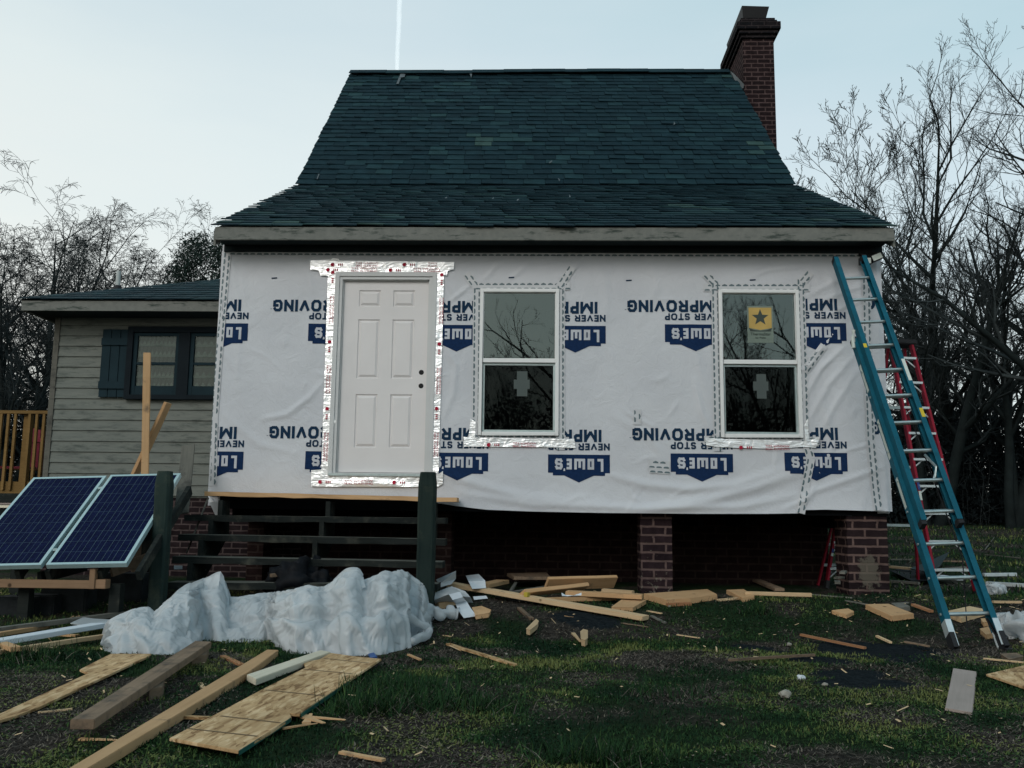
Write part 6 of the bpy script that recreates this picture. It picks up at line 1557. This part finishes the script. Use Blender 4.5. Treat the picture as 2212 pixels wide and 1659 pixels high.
# ------------------------------------------------------------------ red stepladder behind it
def stepladder(FL, FR, TL, TR, RLb, RRb, lab, nstep, z_first):
    root = empty('stepladder', (FL+FR)/2, lab, 'ladder', 'red stepladders')
    for nm, A, B in (('front_rail', FL, TL), ('front_rail', FR, TR)):
        q = MB(); q.bar(A, B, .075, .026, (0,1,0)); o_ = q.build(nm, M['lad_red'], root, bevel=.002)
        q = MB(); A2 = A+(B-A).normalized()*.0; q.bar(A2-(B-A).normalized()*.02, A2+(B-A).normalized()*.07, .085, .04, (0,1,0)); q.build('rubber_foot', M['rubber'], o_)
    TLr, TRr = TL+Vector((.02,.14,-.02)), TR+Vector((-.02,.14,-.02))
    for A, B in ((RLb, TLr), (RRb, TRr)):
        q = MB(); q.bar(A, B, .045, .022, (0,1,0)); q.build('rear_rail', M['lad_red'], root, bevel=.002)
    H = TL.z-FL.z; z = z_first; i = 0
    while i < nstep:
        t = (z)/H
        if t > .97: break
        a, b_ = FL.lerp(TL, t), FR.lerp(TR, t); q = MB(); q.bar(a, b_, .085, .024, (0,1,0)); st_ = q.build('step', M['alu_lt'], root)
        q = MB(); dx = (b_-a).normalized()
        q.bar(b_-dx*.10+Vector((0,0,-.013)), b_+Vector((0,0,-.10)), .012, .012); q.bar(a+dx*.10+Vector((0,0,-.013)), a+Vector((0,0,-.10)), .012, .012); q.build('step_brace', M['alu_lt'], st_)
        z += .29; i += 1
    for t in (.25, .5, .75):
        a, b_ = RLb.lerp(TLr, t), RRb.lerp(TRr, t); q = MB(); q.bar(a, b_, .03, .02, (0,0,1)); q.build('rear_brace', M['alu'], root)
    a, b_ = (TL+TR)/2, (TR-TL); q = MB(); bx = b_.normalized(); c_ = a+Vector((0,.07,.02)); q.bar(c_-bx*(b_.length/2+.05), c_+bx*(b_.length/2+.05), .26, .055, (0,1,0)); cap = q.build('top_cap', M['rubber'], root, bevel=.01)
    q = MB(); q.tube([c_+Vector((0,0,.0285)), c_+Vector((0,0,.031))], .05, 20); q.build('cap_sticker', M['label_w'], cap)
    q = MB(); t = .36; a = FL.lerp(TL, t); b_ = FL.lerp(TL, t+.035); off = Vector((0,-.0425,0)); q.bar(a+off, b_+off, .024, .004, (1,0,0), 0); a = FL.lerp(TL, t+.04); b_ = FL.lerp(TL, t+.085); q.bar(a+off, b_+off, .024, .004, (1,0,0), 1); q.build('label', [M['label_w'], M['label_b']], root)
    return root
FL, FR = W(2026, 1292, .30), W(2112, 1292, .30); TL, TR = W(1924, 742, .95), W(1968, 744, .95)
stepladder(FL, FR, TL, TR, Vector((FL.x-.25, 1.75, .22)), Vector((FR.x-.02, 1.75, .22)), 'tall red stepladder standing behind the blue ladder at the house corner', 9, .28)
FL, FR = W(1785, 1268, 1.10), W(1842, 1268, 1.10); TL, TR = W(1812, 1085, 1.3), W(1836, 1085, 1.3)
r2 = stepladder(FL, FR, TL, TR, Vector((FL.x, 1.42, .2)), Vector((FR.x, 1.42, .2)), 'small red stepladder stored in the dark beside the corner pier', 3, .20)

# ------------------------------------------------------------------ rubble on the grass beyond the right corner
RG = 'boards and pipes scattered on the grass right of the house'
for A, B, w_, t_, m_, lf, lb in (((1923,1222),(1970,1226),.08,.03,'wood_pale',.08,'pale board end sticking out right of the corner pier'),((2124,1238),(2194,1237),.05,.04,'alu_lt',.05,'upper aluminium strip on the grass right of the ladder'),((2131,1256),(2240,1262),.07,.04,'alu_lt',.03,'lower aluminium strip running off the right edge'),
    ((1922,1253),(1985,1257),.05,.03,'wood_grey',.02,'grey strip low on the grass between pier and ladder'),((2028,1228),(2085,1224),.05,.03,'wood_grey',.12,'grey strip under the stepladder foot'),((1922,1207),(1968,1207),.03,.02,'wood_grey',.02,'thin far strip right of the corner pier'),((2010,1210),(2110,1212),.03,.02,'wood_old',.02,'thin brown strip behind the ladders'),
    ((2128,1186),(2212,1160),.015,.015,'wood_grey',.02,'thin pale branch rising on the far grass'),((2126,1197),(2230,1206),.015,.015,'wood_grey',.02,'long thin pale branch lying on the far grass'),((2145,1278+20),(2205,1298),.04,.02,'wood_pale',.01,'pale splinter on the grass right of the stepladder'),((2030,1242),(2075,1248),.10,.03,'paper',.05,'crumpled white flat scrap under the stepladder')):
    board('scrap_strip', A, B, w_, t_, M[m_], lb, 'strip', RG, lift=lf)
slab('metal_sheet', [(1965,1228),(2000,1215),(2051,1192),(2030,1222),(2009,1236)], .16, .01, M['tarp'], 'dark bent metal sheet lying behind the blue ladder', 'sheet')
slab('metal_sheet', [(1922,1232),(1965,1226),(2030,1240),(2050,1252),(1970,1254)], .06, .01, M['black_bag'], 'black plastic sheet on the grass beside the corner pier', 'sheet')
for i in range(7):
    a = 1790+rs.uniform(0, 40); b_ = 1225+rs.uniform(0, 35); board('scrap_strip', (a, b_), (a+rs.uniform(-20, 30), b_+rs.uniform(-10, 6)), .05, .02, M['wood_grey'], ['grey scrap leaning in the dark gap left of the corner pier','flat grey scrap in the dark gap left of the corner pier','short scrap at the bottom of the dark gap left of the corner pier','long scrap lying across the dark gap left of the corner pier','broken scrap touching the small stepladder foot','bent scrap on top of the rubbish beside the small stepladder','lowest scrap of the rubbish beside the small stepladder'][i], 'scrap', 'rubbish in the gap left of the corner pier', lift=.05+.03*i)

# ------------------------------------------------------------------ trees
def grow(seed, H, r0, stems=1, spread=.35, up=.10, droop=0.0, dens=1.0, limb_from=.25, twl=.55, levels=4, kids=(11,8,6,4)):
    rg = random.Random(seed); T, K = [], []        # trunk/limb polylines, twig polylines
    def branch(p, d, L, r, lev):
        n = max(3, int(5-lev*.4)) if lev else 8
        pts, rs_ = [p.copy()], [r]; q = p.copy(); d = d.copy(); st = L/n
        for i in range(n):
            wob = .10 if lev == 0 else .22
            d = d + Vector((rg.gauss(0, wob), rg.gauss(0, wob), rg.gauss(0, wob)*.6))
            d.z += (up if lev else .05)
            if droop and lev >= 2: d.z -= droop*(i/n+.2)*(lev-1)
            d.normalize(); q = q+d*st; pts.append(q.copy()); rs_.append(max(.0040, r*(1-(i+1)/n*(.92 if lev == 0 else .80 if lev == 1 else .78))))
        (T if lev <= 1 else K).append((pts, rs_, 6 if lev == 0 else 4 if lev == 1 else 3))
        if lev >= levels: return
        nk = max(2, int(kids[lev]*dens*rg.uniform(.8, 1.2)))
        for k_ in range(nk):
            lo = limb_from if lev == 0 else .15
            t = lo+(1-lo)*((k_+rg.random())/nk)*.97
            i = min(n-1, int(t*n)); f = t*n-i; b_ = pts[i].lerp(pts[i+1], f); dd = (pts[i+1]-pts[i]).normalized()
            ang = rg.uniform(.45, .95) if lev else rg.uniform(.5, .5+spread*1.6)
            ax = Vector((rg.gauss(0,1), rg.gauss(0,1), rg.gauss(0,1))).cross(dd)
            if ax.length < .01: ax = Vector((1,0,0))
            nd = dd.copy(); nd.rotate(Matrix.Rotation(ang, 3, ax.normalized()))
            rr = rs_[i]*(.58 if lev else .70)*rg.uniform(.8, 1.1); LLn = L*(1-t*.55)*(.52 if lev == 0 else twl)*rg.uniform(.7, 1.15)
            branch(b_, nd, LLn, max(.005, rr), lev+1)
    for s_ in range(stems):
        a = rg.uniform(0, 2*PI); lean = 0 if stems == 1 else rg.uniform(.08, .30)
        d = Vector((math.cos(a)*lean, math.sin(a)*lean, 1)).normalized()
        branch(Vector((math.cos(a)*.15*(stems > 1), math.sin(a)*.15*(stems > 1), -.2)), d, H*rg.uniform(.8, 1.0) if s_ else H, r0*(1 if s_ == 0 else rg.uniform(.6, .9)), 0)
    return T, K
def polys_to_mesh(name, PL, mat):
    V, F, off = [], [], 0
    for pts, rs_, k in PL:
        P = np.array([tuple(p) for p in pts]); n = len(P); D = np.gradient(P, axis=0); D /= np.linalg.norm(D, axis=1)[:, None]+1e-9
        ref = np.where(np.abs(D[:, 2:3]) < .9, np.array([[0,0,1.]]), np.array([[1.,0,0]])); U = np.cross(D, ref); U /= np.linalg.norm(U, axis=1)[:, None]+1e-9; Vv = np.cross(D, U)
        an = np.arange(k)*2*PI/k; R = np.array(rs_)[:, None, None]
        ring = P[:, None, :] + R*(U[:, None, :]*np.cos(an)[None, :, None]+Vv[:, None, :]*np.sin(an)[None, :, None])
        V.append(ring.reshape(-1, 3)); i, j = np.meshgrid(np.arange(n-1), np.arange(k), indexing='ij'); i = i.ravel(); j = j.ravel(); j2 = (j+1) % k
        F.append(np.stack([i*k+j, i*k+j2, (i+1)*k+j2, (i+1)*k+j], 1)+off); off += n*k
    me = bpy.data.meshes.new(name); np_mesh(me, np.concatenate(V), np.concatenate(F)); me.materials.append(mat); return me
def leaf_mesh(name, P, size, mat, seed=1, flat=.6):
    rg = np.random.default_rng(seed); n = len(P); a = rg.normal(size=(n, 3)); a /= np.linalg.norm(a, axis=1)[:, None]; b_ = rg.normal(size=(n, 3)); b_ = np.cross(a, b_); b_ /= np.linalg.norm(b_, axis=1)[:, None]
    s_ = size*rg.uniform(.5, 1.3, (n, 1)); V = np.stack([P-a*s_, P+b_*s_*flat*.5, P+a*s_, P-b_*s_*flat*.5], 1).reshape(-1, 3); o = np.arange(n)*4
    me = bpy.data.meshes.new(name); np_mesh(me, V, np.stack([o, o+1, o+2, o+3], 1), smooth=False); me.materials.append(mat); return me
TP_ = {}
for key, kw in {'willow': dict(seed=21, H=8.2, r0=.12, stems=5, spread=.5, up=.05, droop=.19, kids=(10,8,6,5), limb_from=.15, twl=.66),
                'open': dict(seed=5, H=10, r0=.20, stems=3, spread=.30, up=.12, kids=(11,8,6,5), limb_from=.25, twl=.60),
                'tall': dict(seed=33, H=12, r0=.22, stems=2, spread=.28, up=.15, kids=(14,8,6,5), limb_from=.22, twl=.60),
                'small': dict(seed=14, H=7, r0=.06, stems=4, spread=.3, up=.16, kids=(9,8,6,4), limb_from=.25),
                'sparse': dict(seed=44, H=10, r0=.12, stems=2, spread=.4, up=.10, kids=(9,6,4,3), limb_from=.3, twl=.62)}.items():
    T, K = grow(**kw); TP_[key] = (polys_to_mesh('trunk', T, M['bark']), polys_to_mesh('crown', K, M['twig']))
def tree(key, px, Y, s, rz, lab, sx=1.0, x=None):
    if x is None: x = W(px, 1000, Y).x
    root = empty('bare_tree', (x, Y, gz(x, Y)), lab, 'tree', 'bare trees around the house'); root.rotation_euler.z = rz; root.scale = (s*sx, s*sx, s)
    for nm, md_ in (('trunk', TP_[key][0]), ('crown', TP_[key][1])):
        o_ = bpy.data.objects.new(nm, md_); C.objects.link(o_); o_.parent = root
    return root
tree('willow', 60, 16, 1.06, .3, 'weeping bare tree rising over the left corner of the side wing', 1.1)
tree('willow', 165, 19, 1.18, 2.1, 'weeping bare tree whose crown arches over the vent pipe', 1.0)
tree('willow', -60, 17, 1.12, 4.0, 'weeping bare tree at the far left edge above the deck', 1.1)
tree('willow', 300, 25, 1.25, 1.1, 'low bare tree between the vent pipe and the evergreen')
tree('open', 20, 14, .62, .9, 'small bare tree directly behind the deck railing')
tree('small', 300, 22, 1.0, 2.5, 'slim bare tree beside the vent pipe')
tree('small', 425, 24, 1.15, .4, 'slim bare tree with twigs above the evergreen by the eave')
tree('small', 1810, 24, 2.05, .5, 'slender bare tree directly right of the chimney')
tree('small', 1880, 30, 1.3, 2.9, 'small bare tree low between the slender tree and the tall group')
tree('open', 2010, 17, .90, 1.0, 'forked bare tree right of the eave corner')
tree('tall', 2085, 19, 1.0, .3, 'tall straight bare tree in the middle of the right hand group', .95)
tree('open', 2175, 16, 1.0, 2.4, 'thick stemmed bare tree close to the right edge')
tree('tall', 2282, 15, 1.32, 3.3, 'bare tree just off the right edge with branches reaching into the top corner', 1.2)
tree('willow', 1960, 25, 1.15, 5.0, 'tangled bare tree behind the forked one')
tree('open', 2140, 26, 1.0, 4.1, 'bare tree in the rear row of the right hand group')
tree('tall', 2240, 24, .95, 1.6, 'tall bare tree in the rear row at the right edge')
# trees behind the photographer, mirrored in the window panes
for i, (x, Y, key, s, rz) in enumerate(((-1.2,-19,'sparse',1.25,.2),(3.2,-21,'sparse',1.3,1.9),(7.2,-21,'sparse',1.3,.7),(9.8,-19,'sparse',1.35,3.4),(12.5,-26,'open',.9,5.2),(.8,-33,'small',1.2,4.1),(8.4,-31,'small',1.5,2.6),(-6,-29,'sparse',1,.9))):
    tree(key, 0, Y, s, rz, ['bare tree reflected at the left of the door side window','tall bare tree reflected in the door side window','weeping bare tree reflected between the two windows','bare tree reflected in the window with the star sticker','tall bare tree reflected at the right of the sticker window','distant weeping tree reflected in the door side window','distant tall tree reflected in the window with the sticker','tall tree behind the lawn opposite the side wing'][i], x=x)
# evergreen behind the side wing
ex, ey = W(420, 560, 17).x, 17
evg = empty('evergreen_tree', (ex, ey, gz(ex, ey)), 'dark broadleaf evergreen behind the roof of the side wing', 'tree')
rg = np.random.default_rng(4); cl = []
top = W(445, 495, 17).z; 
for _ in range(130):
    px = rg.uniform(375, 500); hi = np.interp(px, [375,395,415,440,470,500], [545,525,515,492,498,512]); py = rg.uniform(hi+8, 640)
    p = np.array(W(px, py, ey+rg.uniform(-.8, .8))); m_ = int(rg.uniform(40, 110)); cl.append(p+rg.normal(0, .16, (m_, 3)))
P = np.concatenate(cl) - np.array([ex, ey, gz(ex, ey)])
o_ = bpy.data.objects.new('crown', leaf_mesh('crown', P, .055, M['evergreen'], 3)); C.objects.link(o_); o_.parent = evg
T, K = grow(seed=9, H=6.2, r0=.12, stems=2, levels=2, kids=(9,5,3,2)); o_ = bpy.data.objects.new('trunk', polys_to_mesh('trunk', T+K, M['bark'])); C.objects.link(o_); o_.parent = evg

# thickets: one tangled mass each
def thicket(name, xr, yr, hf, nstem, nleaf, lab, seed):
    rg = random.Random(seed); PL = []; LP = []
    for _ in range(nstem):
        x = rg.uniform(*xr); y = rg.uniform(*yr); h = hf(x)*rg.uniform(.5, 1.15); p = Vector((x, y, gz(x, y))); d = Vector((rg.gauss(0,.3), rg.gauss(0,.3), 1)).normalized(); n = 6; pts = [p.copy()]; 
        for i in range(n): d = (d+Vector((rg.gauss(0,.22), rg.gauss(0,.22), rg.gauss(0,.1)-.03*i))).normalized(); p = p+d*h/n; pts.append(p.copy())
        r = rg.uniform(.008, .022); PL.append((pts, [r*(1-.75*i/n) for i in range(n+1)], 3))
        for k_ in range(5):
            i = rg.randint(1, n-1); q = pts[i].copy(); d2 = Vector((rg.gauss(0,1), rg.gauss(0,1), rg.gauss(.3,.6))).normalized(); pp = [q.copy()]; l_ = h*rg.uniform(.15, .45)
            for j in range(3): d2 = (d2+Vector((rg.gauss(0,.3), rg.gauss(0,.3), rg.gauss(0,.25)))).normalized(); q = q+d2*l_/3; pp.append(q.copy())
            PL.append((pp, [r*.5, r*.4, r*.3, r*.15], 3))
    me = polys_to_mesh(name, PL, M['twig'])
    r2_ = np.random.default_rng(seed); x = r2_.uniform(*xr, nleaf); y = r2_.uniform(*yr, nleaf); hh_ = np.array([hf(a) for a in x])*(.72+.5*(fbm(x, y, .8, 3)-.3)); z = np_gz(x, y)+hh_*r2_.random(nleaf)**1.1
    lm_ = leaf_mesh('l', np.stack([x, y, z], 1), .10, M['brush'], seed, .8)
    bm = bmesh.new(); bm.from_mesh(me); k0 = len(bm.faces); bm.from_mesh(lm_); bm.faces.ensure_lookup_table()
    for f in bm.faces[k0:]: f.material_index = 1
    bm.to_mesh(me); bm.free(); me.materials.append(M['brush'])
    o_ = bpy.data.objects.new(name, me); C.objects.link(o_); return tag(o_, lab, 'undergrowth', kind='stuff')
thicket('undergrowth', (6.2, 30), (17, 24), lambda x: 3.9+.35*math.sin(x*1.3)+.25*math.sin(x*3.1), 1100, 90000, 'dark tangled undergrowth beneath the trees right of the house', 1)
thicket('undergrowth', (-24, -4.5), (14.5, 19), lambda x: 3.0+.4*math.sin(x*1.1), 800, 36000, 'dark brush under the bare trees left of the house', 2)
thicket('undergrowth', (-14, 22), (-25, -20), lambda x: 5.4+.5*math.sin(x*.9)+.3*math.sin(x*2.7), 400, 60000, 'dark hedge behind the photographer mirrored in the lower panes', 3)

# contrail high above the roof
ct = MB(); A, B = ray(866, -60), ray(856, 178)
P = []; Rr = []
for i in range(40):
    t = i/39; d = A.lerp(B, t).normalized(); P.append(CAMP+d*(1500/ max(.2, 1)) + Vector((.25*math.sin(i*.4), 0, 0))); Rr.append(4.6+.2*math.sin(i*.9)-1.4*t)
ct.tube(P, Rr, 8)
b = NB('ice_cloud', 1, 0); b.col((.9,.9,.9)); o2 = [x for x in b.t.nodes if x.type == 'OUTPUT_MATERIAL'][0]
tr = b.n('ShaderNodeBsdfTransparent'); mxx = b.n('ShaderNodeMixShader'); em = b.n('ShaderNodeLayerWeight'); em.inputs[0].default_value = .5
df_ = b.n('ShaderNodeBsdfTranslucent'); df_.inputs[0].default_value = (.95,.97,1,1); ad_ = b.n('ShaderNodeAddShader'); dd_ = b.n('ShaderNodeBsdfDiffuse'); dd_.inputs[0].default_value = (.95,.97,1,1)
b.l(df_.outputs[0], ad_.inputs[0]); b.l(dd_.outputs[0], ad_.inputs[1])
fac = b.math('MULTIPLY_ADD', em.outputs['Facing'], .10, .90)
b.l(fac, mxx.inputs[0]); b.l(ad_.outputs[0], mxx.inputs[1]); b.l(tr.outputs[0], mxx.inputs[2]); b.l(mxx.outputs[0], o2.inputs[0])
o_ = ct.build('contrail', b.m, smooth=True); tag(o_, 'thin white vapour trail standing above the left end of the ridge', 'contrail')
